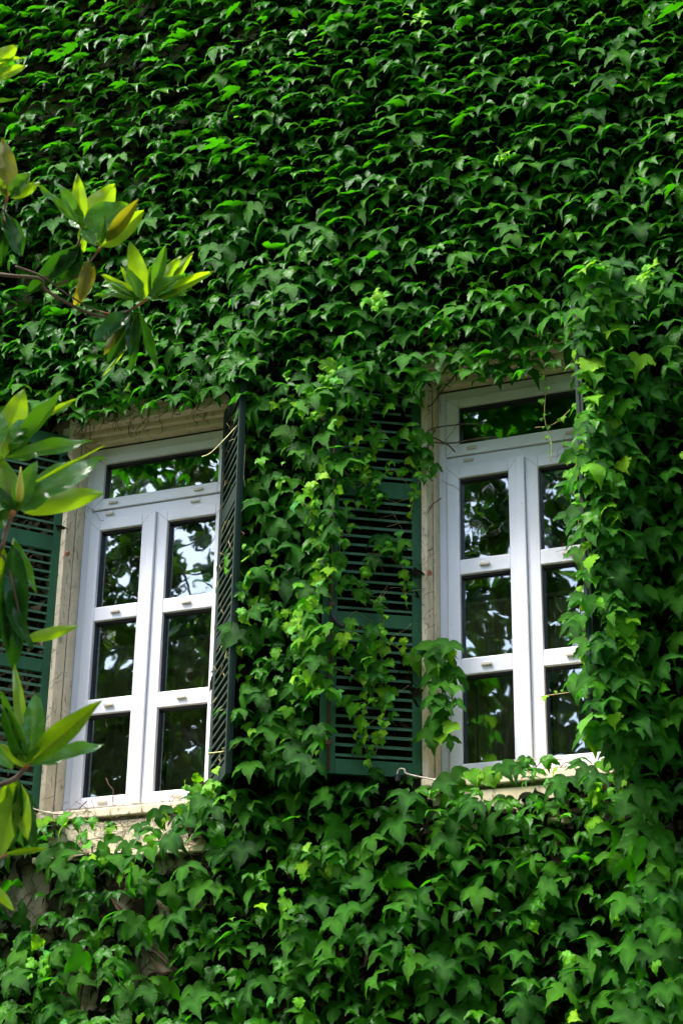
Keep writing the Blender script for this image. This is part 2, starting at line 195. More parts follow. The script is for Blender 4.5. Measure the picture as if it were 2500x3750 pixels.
M['mag_y'] = leaf_material('magnolia_leaf_yellow', [(0, (.42, .33, .01)), (.5, (.40, .34, .01)), (1, (.45, .30, .01))], (.4, .3, .02), (.6, .5, .01), .4, .35, (.4, .3, .02))
M['tree'] = leaf_material('tree_leaf', [(0, (.012, .04, .008)), (.5, (.03, .08, .010)), (1, (.05, .11, .012))], (.04, .1, .02), (.12, .24, .01), .4, .3, (.04, .08, .015))

M['old'] = leaf_material('old_inner_leaf', [(0, (.006, .010, .003)), (.5, (.012, .013, .005)), (1, (.016, .010, .005))], (.02, .015, .008), (.01, .02, .003), .8, .05, None, .2, 0, 1.2)  # near-black backing leaves: the shade of the ivy gaps painted as leaf colour
t = NT('white_frame'); oc = t.obj()
d = t.ramp(t.noise(3.0, 6, .65, t.mapv(oc, (1, 1, .25))), [(.42, (.84, .845, .90)), (.75, (.77, .77, .81))])
sp = t.ramp(t.noise(60, 2, .5, oc), [(.70, (1, 1, 1)), (.78, (.55, .5, .42))])
M['white'] = t.set(Base_Color=t.mix(1.0, d, sp, 'MULTIPLY'), Roughness=.34, Normal=t.bump(t.noise(9, 3, .5, oc), .05, .003))
t = NT('rubber_gasket'); M['gasket'] = t.set(Base_Color=(.012, .012, .014), Roughness=.5)
t = NT('cream_cap'); M['cap'] = t.set(Base_Color=(.62, .57, .46), Roughness=.5)
t = NT('seam_line'); M['seam'] = t.set(Base_Color=(.30, .30, .33), Roughness=.6)
t = NT('green_paint'); oc = t.obj()
d = t.ramp(t.noise(4, 7, .7, t.mapv(oc, (2, 2, .6))), [(.3, (.014, .065, .026)), (.55, (.022, .100, .040)), (.8, (.040, .135, .058))])
sp = t.ramp(t.noise(38, 4, .6, oc), [(.66, (0, 0, 0)), (.74, (1, 1, 1))])
M['green'] = t.set(Base_Color=t.mix(sp, d, (.075, .10, .075)), Roughness=.62, Specular_IOR_Level=.25, Normal=t.bump(t.noise(30, 5, .6, t.mapv(oc, (1, 1, .15))), .25, .003))
t = NT('green_slat_paint'); oc = t.obj()
d = t.ramp(t.noise(7, 7, .7, t.mapv(oc, (1, 2, 2))), [(.3, (.035, .10, .052)), (.6, (.065, .15, .085)), (.85, (.14, .20, .14))])
M['slat'] = t.set(Base_Color=d, Roughness=.7, Specular_IOR_Level=.2)
t = NT('aged_green_paint'); oc = t.obj()  # darker grey-green than the paint of the other shutters
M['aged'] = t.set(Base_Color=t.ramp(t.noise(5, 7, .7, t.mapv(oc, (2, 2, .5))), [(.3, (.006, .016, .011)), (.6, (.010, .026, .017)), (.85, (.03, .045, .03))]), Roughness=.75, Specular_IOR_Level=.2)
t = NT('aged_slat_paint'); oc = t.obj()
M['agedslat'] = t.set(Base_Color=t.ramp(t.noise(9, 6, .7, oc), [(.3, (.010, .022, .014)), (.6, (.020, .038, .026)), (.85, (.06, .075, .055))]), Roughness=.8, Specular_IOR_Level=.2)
t = NT('rust_rod'); M['rust'] = t.set(Base_Color=t.ramp(t.noise(25, 5, .6, t.obj()), [(.3, (.06, .018, .010)), (.7, (.16, .05, .03))]), Roughness=.75)
t = NT('cream_stone'); oc = t.obj()
d = t.ramp(t.noise(5, 8, .7, oc), [(.3, (.52, .43, .28)), (.55, (.68, .58, .40)), (.8, (.75, .66, .49))])
sp = t.ramp(t.noise(17, 8, .75, t.mapv(oc, (1, 1, .6)), .6), [(.55, (0, 0, 0)), (.64, (1, 1, 1))])
sp2 = t.ramp(t.noise(3, 4, .6, oc), [(.30, (.25, .25, .25)), (.55, (1, 1, 1))])
spm = t.math('MULTIPLY', sp, sp2)
M['stone'] = t.set(Base_Color=t.mix(t.math('MULTIPLY', spm, .75), d, (.10, .065, .04)), Roughness=.85, Normal=t.bump(t.noise(40, 6, .7, oc), .4, .006))
t = NT('wall_plaster'); oc = t.obj()
d = t.ramp(t.noise(1.6, 8, .7, oc), [(.3, (.17, .14, .095)), (.55, (.30, .25, .175)), (.8, (.42, .36, .26))])
sp = t.ramp(t.noise(14, 9, .8, oc, ), [(.50, (0, 0, 0)), (.62, (1, 1, 1))])
M['plaster'] = t.set(Base_Color=t.mix(t.math('MULTIPLY', sp, .65), d, (.09, .06, .035)), Roughness=.9, Normal=t.bump(t.noise(25, 8, .7, oc), .5, .01))
t = NT('ivy_stem'); M['stem'] = t.set(Base_Color=t.ramp(t.noise(12, 4, .6, t.obj()), [(.3, (.045, .026, .016)), (.7, (.13, .075, .045))]), Roughness=.85)
t = NT('green_tendril'); M['tendril'] = t.set(Base_Color=t.ramp(t.noise(9, 3, .5, t.obj()), [(.35, (.22, .12, .05)), (.5, (.34, .30, .07)), (.7, (.26, .09, .05))]), Roughness=.6)
t = NT('pale_tendril'); M['pale'] = t.set(Base_Color=(.50, .46, .17), Roughness=.55)
t = NT('magnolia_twig'); M['twig'] = t.set(Base_Color=t.ramp(t.noise(14, 4, .6, t.obj()), [(.3, (.09, .05, .03)), (.7, (.20, .12, .07))]), Roughness=.75)
t = NT('orange_shoot'); M['shoot'] = t.set(Base_Color=(.36, .13, .025), Roughness=.6)
t = NT('magnolia_bud'); M['bud'] = t.set(Base_Color=(.46, .44, .03), Roughness=.45)
t = NT('bark'); oc = t.obj(); bn = t.noise(8, 8, .7, t.mapv(oc, (2, 2, .5)))
M['bark'] = t.set(Base_Color=t.ramp(bn, [(.3, (.05, .04, .03)), (.7, (.16, .13, .10))]), Roughness=.9, Normal=t.bump(bn, .6, .02))
t = NT('dry_leaf'); M['dry'] = t.set(Base_Color=(.28, .075, .02), Roughness=.7)
t = NT('black_cloth'); M['black'] = t.set(Base_Color=(.016, .016, .020), Roughness=.55)
t = NT('pale_metal'); M['metal'] = t.set(Base_Color=t.ramp(t.noise(30, 4, .6, t.obj()), [(.4, (.50, .45, .36)), (.7, (.30, .22, .15))]), Roughness=.55)
t = NT('ground_soil'); M['ground'] = t.set(Base_Color=t.ramp(t.noise(.5, 8, .7, t.obj()), [(.35, (.04, .06, .02)), (.7, (.10, .09, .06))]), Roughness=.95)
t = NT('interior_wall'); M['inside'] = t.set(Base_Color=(.16, .14, .12), Roughness=.9)
t = NT('curtain_cloth'); M['curtain'] = t.set(Base_Color=(.50, .40, .24), Roughness=.9)
t = NT('far_facade'); M['facade'] = t.set(Base_Color=t.ramp(t.noise(1.5, 6, .6, t.obj()), [(.3, (.30, .26, .2)), (.7, (.42, .37, .3))]), Roughness=.9)
t = NT('dark_glass'); M['darkglass'] = t.set(Base_Color=(.02, .025, .03), Roughness=.08)
# pane glass: coated double glazing, slightly wavy
t = NT('pane_glass'); oc = t.obj()
wv = t.bump(t.noise(2.6, 2, .5, oc, .5), .03, .05)
gl = t.node('ShaderNodeBsdfGlossy'); gl.inputs['Roughness'].default_value = .015; gl.inputs[0].default_value = (.93, .97, 1, 1); t.l.new(wv, gl.inputs['Normal'])
tp = t.node('ShaderNodeBsdfTransparent'); tp.inputs[0].default_value = (.80, .84, .80, 1)
fr = t.node('ShaderNodeFresnel'); fr.inputs[0].default_value = 1.6
fac = t.math('ADD', t.math('MULTIPLY', fr.outputs[0], .9), .16)
mx = t.node('ShaderNodeMixShader'); t.l.new(fac, mx.inputs[0]); t.l.new(tp.outputs[0], mx.inputs[1]); t.l.new(gl.outputs[0], mx.inputs[2]); t.l.new(mx.outputs[0], t.out.inputs[0])
M['glass'] = t.m

# ------------------------------------------------------------------ setting
GZ = -4.6
mb = MB(); mb.poly([(-400, -400, GZ), (400, -400, GZ), (400, 400, GZ), (-400, 400, GZ)])
tag(mb.build('ground', M['ground']), kind='structure')

house = empty('house', (1.9, 0, GZ))
tag(house, 'cream plastered house with two white windows and green louvred shutters, overgrown with ivy', 'house')
H0 = Vector((1.9, 0, GZ))
class LMB(MB):                                   # boxes given in world axes, stored relative to the house base
    def build(s, *a, **k):
        s.v = [(x - H0.x, y - H0.y, z - H0.z) for x, y, z in s.v]
        return super().build(*a, **k)
XW = [0.0, 2.644]                                # left edge of each window frame
YF = -.20                                        # outer wall face
ox0, ox1, oz0, oz1 = -.012, 1.196, -.13, 2.74
mb = LMB()
xs = [-7.0, XW[0] + ox0, XW[0] + ox1, XW[1] + ox0, XW[1] + ox1, 11.0]
for i in (0, 2, 4): mb.box(xs[i], xs[i + 1], YF, .12, oz0, oz1)
mb.box(-7, 11, YF, .12, oz1, 9.6); mb.box(-7, 11, YF, .12, GZ, oz0)
mb.build('wall', M['plaster'], house)
mb = LMB(); mb.box(-7.1, 11.1, -.75, 5.6, 9.6, 9.78); mb.box(-7.1, 11.1, -.55, -.2, 9.4, 9.6); mb.build('roof', M['plaster'], house)
mb = LMB(); mb.box(-7, 11, 3.0, 3.15, GZ, 9.6); mb.box(-7, -6.9, .12, 3, GZ, 9.6); mb.box(10.9, 11, .12, 3, GZ, 9.6); mb.box(-6.9, 10.9, .12, 3, -1.2, -1.1); mb.box(-6.9, 10.9, .12, 3, 3.1, 3.2)
mb.build('interior_wall', M['inside'], house)

def part_of_house(name, mbx, mat, **k): return mbx.build(name, mat, house, **k)
C_COLS = dict(gl0=.142, gl1=.476, gr0=.673, gr1=1.042)
ROWS = [(.070, .639), (.745, 1.307), (1.408, 1.983)]
for wi, X in enumerate(XW):
    # stone surround: jambs, lintel, sill, apron
    for side in (0, 1):
        mb = LMB()
        if side == 0:
            mb.box(X + ox0 - .035, X + ox0 + .004, -.235, -.115, oz0 + .065, oz1 - .006); mb.box(X + ox0 + .001, X + ox0 + .016, -.112, -.012, oz0 + .065, oz1 - .006)
            mb.box(X + ox0 - .10, X + ox0 - .038, -.216, -.19, oz0 + .065, oz1 - .006)
        else:
            mb.box(X + ox1 - .004, X + ox1 + .035, -.235, -.115, oz0 + .065, oz1 - .006); mb.box(X + ox1 - .016, X + ox1 - .001, -.112, -.012, oz0 + .065, oz1 - .006)
            mb.box(X + ox1 + .038, X + ox1 + .10, -.216, -.19, oz0 + .065, oz1 - .006)
        part_of_house('jamb', mb, M['stone'], bevel=.006)
    mb = LMB(); mb.box(X + ox0 + .02, X + ox1 - .02, -.10, -.012, 2.632, 2.742); mb.box(X - .02, X + 1.205, -.15, -.102, 2.672, 2.744)
    mb.box(X - .05, X + 1.235, -.238, -.152, 2.705, 2.80); mb.box(X - .10, X + 1.285, -.262, -.19, 2.80, 2.84); mb.box(X - .10, X + 1.285, -.232, -.19, 2.84, 3.02)
    part_of_house('lintel', mb, M['stone'], bevel=.008)
    mb = LMB(); mb.box(X - .05, X + 1.235, -.256, .05, -.128, -.068); part_of_house('sill', mb, M['stone'], bevel=.008)
    mb = LMB(); mb.box(X - .02, X + 1.205, -.232, -.19, -.355, -.152); mb.box(X - .05, X + 1.235, -.262, -.19, -.40, -.358); part_of_house('apron', mb, M['stone'], bevel=.01)
    # window: outer frame with transom bar and mullion
    mb = LMB()
    mb.box(X, X + .055, -.012, .06, -.06, 2.626); mb.box(X + 1.129, X + 1.184, -.012, .06, -.06, 2.626)
    mb.box(X + .055, X + 1.129, -.012, .06, 2.565, 2.626); mb.box(X + .055, X + 1.129, -.012, .06, 2.065, 2.142); mb.box(X + .055, X + 1.129, -.012, .06, -.06, -.004)
    win = part_of_house('window', mb, M['white'], bevel=.004)
    tag(win, ['left white window of two casements under a transom light, fully in view', 'right white window partly hidden by ivy'][wi])
    def sub(name, mbx, mat, **k): return mbx.build(name, mat, win, **k)
    # window origin equals the house origin, so sub-parts share its coordinates
    def frame_ring(x0, x1, z0, z1, gx0, gx1, holes, y0, y1):
        b = LMB()
        b.box(x0, gx0, y0, y1, z0, z1); b.box(gx1, x1, y0, y1, z0, z1)
        zs = [z0] + [q for h in holes for q in h] + [z1]
        for i in range(0, len(zs), 2): b.box(gx0, gx1, y0 + (.0015 if 0 < i < len(zs) - 2 else 0), y1, zs[i], zs[i + 1])
        # mitre seams
        for (cx, cz, ix, iz) in ((x0, z0, gx0, zs[1]), (x1, z0, gx1, zs[1]), (x0, z1, gx0, zs[-2]), (x1, z1, gx1, zs[-2])):
            w_ = .0016; s = 1 if (ix - cx) * (iz - cz) > 0 else -1
            b.poly([(cx, y0 - .001, cz + w_ * s), (cx, y0 - .001, cz - w_ * s), (ix, y0 - .001, iz - w_ * s), (ix, y0 - .001, iz + w_ * s)], 1)
        return b
    def glass(gx0, gx1, z0, z1):
        b = LMB(); g_ = .009; y = .022
        b.box(gx0, gx0 + g_, -.004, .02, z0, z1); b.box(gx1 - g_, gx1, -.004, .02, z0, z1); b.box(gx0 + g_, gx1 - g_, -.004, .02, z0, z0 + g_); b.box(gx0 + g_, gx1 - g_, -.004, .02, z1 - g_ * 1.6, z1)
        sub('gasket', b, M['gasket'])
        b = LMB(); b.box(gx0 + .001, gx1 - .001, y, y + .004, z0 + .001, z1 - .001); sub('pane', b, M['glass'])
    sub('sash', frame_ring(X + .060, X + .532, .0, 2.060, X + .142, X + .476, ROWS, -.034, .03), [M['white'], M['seam']], bevel=.005)
    sub('sash', frame_ring(X + .590, X + 1.124, .0, 2.060, X + .673, X + 1.042, ROWS, -.034, .03), [M['white'], M['seam']], bevel=.005)
    b = LMB(); b.box(X + .534, X + .588, -.056, .02, .004, 2.062); sub('mullion', b, M['white'], bevel=.006)
    sub('transom_sash', frame_ring(X + .058, X + 1.126, 2.146, 2.562, X + .144, X + 1.042, [(2.225, 2.498)], -.030, .03), [M['white'], M['seam']], bevel=.005)
    for r_ in ROWS:
        glass(X + .142, X + .476, *r_); glass(X + .673, X + 1.042, *r_)
    glass(X + .144, X + 1.042, 2.225, 2.498)
    for (cx, cz) in ((.235, 2.185), (.205, 2.108), (.90, 2.185), (.87, 2.108), (.31, .692), (.85, .692), (.31, 1.358), (.85, 1.358), (.31, .030), (.85, .030)):
        b = LMB(); yy = -.034 if cz < 2.08 else (-.030 if cz > 2.15 else -.012)
        b.box(X + cx - .034, X + cx + .034, yy - .016, yy - .0005, cz - .009, cz + .009); sub('drain_cap', b, M['cap'], bevel=.003)
    # curtains behind the panes
    for (a0, a1) in ((X + .02, X + .52), (X + .66, X + 1.16)):
        b = MB(); n_ = 60; vs = []; fs = []
        for i in range(n_ + 1):
            u_ = i / n_; x_ = a0 + (a1 - a0) * u_; y_ = .17 + .028 * math.sin(u_ * 46 + wi) + .012 * math.sin(u_ * 17)
            for z_ in (-.3, 1.16): vs.append((x_ - H0.x, y_ + (.015 * math.sin(u_ * 9) if z_ > 0 else 0), z_ - H0.z))
        for i in range(n_): fs.append((2 * i, 2 * i + 2, 2 * i + 3, 2 * i + 1))
        mesh_obj('curtain', vs, fs, M['curtain'], win, True)
    b = LMB(); b.tube([(X - .05, .17, 1.175), (X + 1.23, .17, 1.175)], .014, 8); sub('curtain_rod', b, M['metal'])

# ------------------------------------------------------------------ shutters (local: x along the leaf from the hinge, y = thickness, z up)
SW, SZ0, SZ1 = .640, -.05, 2.655
def shutter(hx, ang, label, lean=0.0, rod=False, flip=False, mat='green', smat='slat'):
    """ang = direction of the leaf measured from +x towards the viewer (degrees)"""
    a = -math.radians(ang)
    def T(v):
        x, y, z = v
        x += lean * (z - SZ0)
        return (hx + math.cos(a) * x - math.sin(a) * y * (1 if not flip else -1) - H0.x, YF + math.sin(a) * x + math.cos(a) * y * (1 if not flip else -1) - H0.y, z - H0.z)
    def bld(mbx, name, mat, parent, **k):
        if flip: mbx.f = [q[::-1] for q in mbx.f]
        mbx.v = [T(v) for v in mbx.v]; return mbx.build(name, mat, parent, **k)
    th = .036
    b = MB()
    sh, so = .095, .072
    b.box(0, sh, 0, th, SZ0, SZ1); b.box(SW - so, SW, 0, th, SZ0, SZ1)
    rails = [(SZ0, .042), (.893, .983), (1.772, 1.885), (2.545, SZ1)]
    for z0, z1 in rails: b.box(sh, SW - so, .003, th - .003, z0, z1)
    s = bld(b, 'shutter', M[mat], house, bevel=.003); tag(s, label)
    b = MB(); b.box(SW + .0005, SW + (.024 if rod else .006), -.006, .014, SZ0 - .002, SZ1 - .01); bld(b, 'rebate_strip', M[mat], s)
    for (z0, z1) in ((.042, .893), (.983, 1.772), (1.885, 2.545)):
        n = round((z1 - z0) / .063); pz = (z1 - z0) / n
        for i in range(n):
            zc = z0 + pz * (i + .5) + random.uniform(-.002, .002); b = MB()
            # slat: front edge low, back edge high (front = the side the camera sees, -y or +y by flip)
            dz = .014; hh = random.uniform(.0075, .009); dy0, dy1 = .001, th + .002
            sag = random.uniform(-.003, .003)
            pts = []
            for x_, sg in ((sh - .004, 0), (SW - so + .004, sag)):
                pts += [(x_, dy0, zc - hh - dz / 2 + sg), (x_, dy0, zc + hh - dz / 2 + sg), (x_, dy1, zc + hh + dz / 2 + sg), (x_, dy1, zc - hh + dz / 2 + sg)]
            n0 = len(b.v); b.v += pts
            b.f += [(0, 4, 5, 1), (1, 5, 6, 2), (2, 6, 7, 3), (3, 7, 4, 0), (0, 1, 2, 3), (7, 6, 5, 4)]; b.mi += [0] * 6
            bld(b, 'slat', M[smat], s)
    if rod:
        b = MB(); b.tube([(SW - .030, -.012, SZ0 + .01), (SW - .030, -.012, 2.5)], .0085, 8); bld(b, 'rod', M['rust'], s, smooth=True)
        for z_ in (.12, 1.0, 1.9):
            b = MB(); b.box(SW - .046, SW - .014, -.024, .0, z_, z_ + .03); bld(b, 'rod_clip', M['rust'], s, bevel=.003)
    for z_ in (.25, 1.35, 2.4):
        b = MB(); b.tube([(-.006, th * .5, z_ - .05), (-.006, th * .5, z_ + .05)], .009, 8); b.box(-.004, .06, -.003, -.0005, z_ - .02, z_ + .02); bld(b, 'hinge', M['green'], s)
    return s
shutter(-.022, 130, 'green louvred shutter at the left edge, beside the left window', flip=True)
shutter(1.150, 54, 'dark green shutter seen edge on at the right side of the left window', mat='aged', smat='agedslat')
shutter(2.622, 148, 'green louvred shutter beside the right window, half covered by young ivy', rod=True, flip=True)
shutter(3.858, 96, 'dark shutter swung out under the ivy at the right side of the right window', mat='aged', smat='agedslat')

def stay(pts):
    b = LMB(); b.tube(spline(pts, 5), .0055, 8); part_of_house('shutter_stay', b, M['metal'], smooth=True)
stay(STAY_R); stay(STAY_L)
b = LMB(); c = Vector(STAY_R[0]) + Vector((0, .005, -.02)); b.tube([c + Vector((0, 0, -.02)), c + Vector((0, 0, .02))], .016, 8); part_of_house('stay_knob', b, M['gasket'])
for q in ((3.0 - .30, -.30, -.105), (2.655, -.30, -.10), (.06, -.30, -.10)):
    b = LMB(); b.box(q[0] - .035, q[0] + .035, q[1] - .02, q[1] + .03, q[2] - .03, q[2] + .025); part_of_house('stay_block', b, M['stone'], bevel=.012)

# ------------------------------------------------------------------ ivy leaves
HALF = [(0, 0), (.10, .15), (.26, .20), (.42, .14), (.55, .06), (.70, .00), (.73, -.14), (.86, -.22), (.97, -.50), (.78, -.42), (.66, -.49), (.52, -.43), (.30, -.38), (.37, -.56), (.30, -.68), (.27, -.82), (.13, -.95), (0, -1.24)]
TRI = [('O', 0, 1), ('O', 1, 2), ('O', 2, 'S1'), (2, 3, 'S1'), (3, 4, 'S1'), (4, 5, 'S1'), ('S1', 5, 'S2'), (5, 6, 'S2'), (6, 7, 'S2'), (7, 8, 'S2'), ('S2', 8, 9), ('S2', 9, 10),
       ('S2', 10, 'S1'), (10, 11, 'S1'), (11, 12, 'S1'), ('S1', 12, 'C1'), ('O', 'S1', 'C1'), ('C1', 12, 13), ('C1', 13, 'C2'), (13, 14, 'C2'), (14, 15, 'C2'), (15, 16, 'C2'), (16, 17, 'C2')]
def leaf_template(young=False, seed=0):
    r_ = random.Random(seed)
    V = []; vein = []; F = []
    lob = r_.uniform(.90, 1.16) if not young else r_.uniform(.15, .6)
    cup = r_.uniform(.10, .55); fold = r_.uniform(.05, .40); tipc = r_.uniform(.05, .55); tw = r_.uniform(-.22, .22)
    def shape(x, y, is_vein, sgn, j=0.0):
        x *= sgn
        z = -cup * (x * x + .6 * (y + .3) ** 2) * .9
        z -= tipc * max(0, -y - .45) ** 2 * 1.5
        z -= .85 * max(0, abs(x) - .38) ** 2 * (.5 + tipc)
        z += (-.045 if is_vein else .0) - fold * 0 + tw * x * (y + .4)
        z += (fold * abs(x) * .55 if not young else fold * abs(x) * .3)
        z += .035 * math.sin(x * 9 + seed) * (0 if is_vein else 1) + j
        return (x * r_.uniform(.985, 1.015), y, z)
    for sgn in (1, -1):
        ax = r_.uniform(.86, 1.12); base = len(V); idx = {}
        k3 = r_.uniform(.9, 1.1)
        for i, (x, y) in enumerate(HALF):
            if young or lob < .98:
                # shallower side lobes
                if i in (12, 13): x = x + (1 - lob) * .16; y = y - (1 - lob) * .08
                if i in (5, 6, 7, 8, 9, 10): x = x - (1 - lob) * .24 * (2 if i == 8 else 1); y = y + (1 - lob) * .10
                if i in (10, 11): y = y - (1 - lob) * .14
                if i in (14, 15): x = x + (1 - lob) * .10
            elif lob > 1.02 and i in (11, 12): x -= .05; y += .07
            jx = r_.uniform(-.018, .018) if 0 < i < 17 else 0; jy = r_.uniform(-.018, .018) if i else 0
            idx[i] = len(V); V.append(shape((x + jx) * ax, (y + jy) * (k3 if i > 12 else 1) if i < 17 else y, i == 0, sgn, r_.uniform(-.02, .02))); vein.append(.0)
        for kk, (x, y) in {'O': (0, -.03), 'C1': (0, -.42), 'C2': (0, -.76), 'S1': (.32, -.15), 'S2': (.64, -.29)}.items():
            idx[kk] = len(V); V.append(shape(x * ax * (.92 if young else 1), y, True, sgn)); vein.append(1.0)
        for a_, b_, c_ in TRI:
            q = (idx[a_], idx[b_], idx[c_]); F.append(q if sgn < 0 else q[::-1])
    # long slender petiole running back towards the wall
    b = MB(); pl = r_.uniform(.5, .9)
    b.tube([(0, -.02, -.01), (r_.uniform(-.05, .05), .22 * pl, -.10 * pl), (r_.uniform(-.1, .1), .40 * pl, -.55 * pl)], [.014, .012, .010], 3)
    n0 = len(V); V += b.v; vein += [1.0] * len(b.v)
    for q in b.f:
        if len(q) == 4: F += [tuple(n0 + q[i] for i in (0, 1, 2)), tuple(n0 + q[i] for i in (0, 2, 3))]
    V = np.array(V); F = np.array(F)
    # weld mirrored midline is unnecessary; make sure the faces point along +z
    V[:, 2] += 0
    return V, F, np.array(vein)
NT_M, NT_Y = 14, 8
TEMPL = [leaf_template(False, s) for s in range(NT_M)] + [leaf_template(True, 100 + s) for s in range(NT_Y)]
def weld(V, F, vein):
    key = {}; mp = np.zeros(len(V), int); keep = []
    for i, v in enumerate(V):
        k = tuple(np.round(v[:3], 4)) if abs(v[0]) < 1e-6 else ('u', i)
        if k not in key: key[k] = len(keep); keep.append(i)
        mp[i] = key[k]
    return V[keep], mp[F], vein[keep]
# mirrored halves share their midline points exactly in x and y; give them one height, then join them
for i, (V, F, ve) in enumerate(TEMPL):
    mid = np.where(np.abs(V[:, 0]) < 1e-6)[0]
    for a_ in mid:
        for b_ in mid:
            if a_ < b_ and abs(V[a_, 1] - V[b_, 1]) < .06: V[b_] = V[a_]
    TEMPL[i] = weld(V, F, ve)
for i, (V, F, ve) in enumerate(TEMPL):            # facing check: normals up
    a_, b_, c_ = V[F[:, 0]], V[F[:, 1]], V[F[:, 2]]
    if np.cross(b_ - a_, c_ - a_)[:, 2].sum() < 0: TEMPL[i] = (V, F[:, ::-1].copy(), ve)
def np_mesh(name, V, F, mats, attrs, matidx=None):
    me = bpy.data.meshes.new(name)
    me.vertices.add(len(V)); me.vertices.foreach_set('co', V.astype(np.float32).ravel())
    me.loops.add(F.size); me.loops.foreach_set('vertex_index', F.astype(np.int32).ravel())
    me.polygons.add(len(F)); me.polygons.foreach_set('loop_start', np.arange(0, F.size, 3, dtype=np.int32))
    me.polygons.foreach_set('loop_total', np.full(len(F), 3, np.int32))
    me.polygons.foreach_set('use_smooth', np.ones(len(F), bool))
    for mt in mats: me.materials.append(mt)
    if matidx is not None: me.polygons.foreach_set('material_index', matidx.astype(np.int32))
    for k, a_ in attrs.items():
        at = me.attributes.new(k, 'FLOAT', 'POINT'); at.data.foreach_set('value', a_.astype(np.float32))
    me.update(calc_edges=True); return me
TM = [np_mesh('ivy_leaf', V, F, [M['ivy'] if i < NT_M else M['young']], {'vein': ve}) for i, (V, F, ve) in enumerate(TEMPL)]

def leaf_matrix(pos, size, alpha, az, roll):
    N = np.array([math.sin(az) * math.cos(alpha), -math.cos(az) * math.cos(alpha), math.sin(alpha)])
    g = np.array([0, 0, -1.0]); D = g - N * (g @ N); nD = np.linalg.norm(D)
    D = D / nD if nD > .05 else np.array([0, -1.0, 0]); D = D - N * (D @ N); D /= np.linalg.norm(D)
    S = np.cross(D, N); D = D * math.cos(roll) + S * math.sin(roll)
    y = -D; x = np.cross(y, N); R_ = np.stack([x, y, N], 1) * size
    return R_, np.array(pos)
camC = np.array(CAM[0]); camR, camU, camF = (np.array(CAM[i]) for i in (1, 2, 3))
def in_view(q, mg=0):
    d = q - camC; z = d @ camF; x = CAM[4] * (d @ camR) / z; y = CAM[4] * (d @ camU) / z
    return abs(x) < 1250 - mg and abs(y) < 1875 - mg, CAM[4] / z
def build_ivy(name, label, leaves, stems, base, runners=None, pale=None):
    """leaves: list of (template index, pos, size, alpha, az, roll, front) ; front = how little covers it"""
    root = empty(name, base); tag(root, label, 'ivy')
    B = np.array(base)
    scored = []
    for i, L in enumerate(leaves):
        ok, sc = in_view(np.array(L[1]), 20)
        scored.append((L[2] * sc * (.4 + L[6]) if ok and L[6] > 0 else -1, i))
    scored.sort(reverse=True)
    top = set(i for s_, i in scored[:300] if s_ > 0)
    Vs = []; Fs = []; ve = []; va = []; mi = []; n = 0
    for i, L in enumerate(leaves):
        R_, q = leaf_matrix(*L[1:6])
        if i in top:
            o = bpy.data.objects.new('leaf', TM[L[0]]); mw = Matrix([[*R_[0], q[0] - B[0]], [*R_[1], q[1] - B[1]], [*R_[2], q[2] - B[2]], [0, 0, 0, 1]])
            link(o, root); o.matrix_local = mw
        else:
            V, F, v_ = TEMPL[L[0]]
            Vs.append(V @ R_.T + q - B); Fs.append(F + n); n += len(V); ve.append(v_); va.append(np.full(len(V), rng.random())); mi.append(np.full(len(F), 2 if L[6] < 0 else (0 if L[0] < NT_M else 1)))  # negative front: backing leaves with the gap shade in their colour
    if Vs:
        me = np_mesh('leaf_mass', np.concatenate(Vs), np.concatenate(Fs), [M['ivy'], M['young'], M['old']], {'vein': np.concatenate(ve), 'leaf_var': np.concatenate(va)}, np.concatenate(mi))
        o = bpy.data.objects.new('leaf_mass', me); link(o, root); tag(o, kind='stuff')
    def tubes(lst, nm, mat, k=4):
        if not lst: return
        b = MB()
        for pts, rr in lst: b.tube([Vector(q) - Vector(base) for q in pts], rr, k)
        o = b.build(nm, mat, root, smooth=True); tag(o, kind='stuff')
    tubes(stems, 'stems', M['stem']); tubes(runners, 'tendrils', M['tendril']); tubes(pale, 'pale_tendrils', M['pale'])
    return root
def inside(poly, x, z):
    c = False; n = len(poly); j = n - 1
    for i in range(n):
        xi, zi = poly[i]; xj, zj = poly[j]
        if (zi > z) != (zj > z) and x < (xj - xi) * (z - zi) / (zj - zi) + xi: c = not c
        j = i
    return c
def density(thin, x, z):
    d_ = 1.0
    for cx, cz, rx, rz, dn in thin:
        q = ((x - cx) / rx) ** 2 + ((z - cz) / rz) ** 2
        if q < 1: d_ = min(d_, dn)
        elif q < 1.5: d_ = min(d_, dn + (1 - dn) * (q - 1) / .5)
    return d_
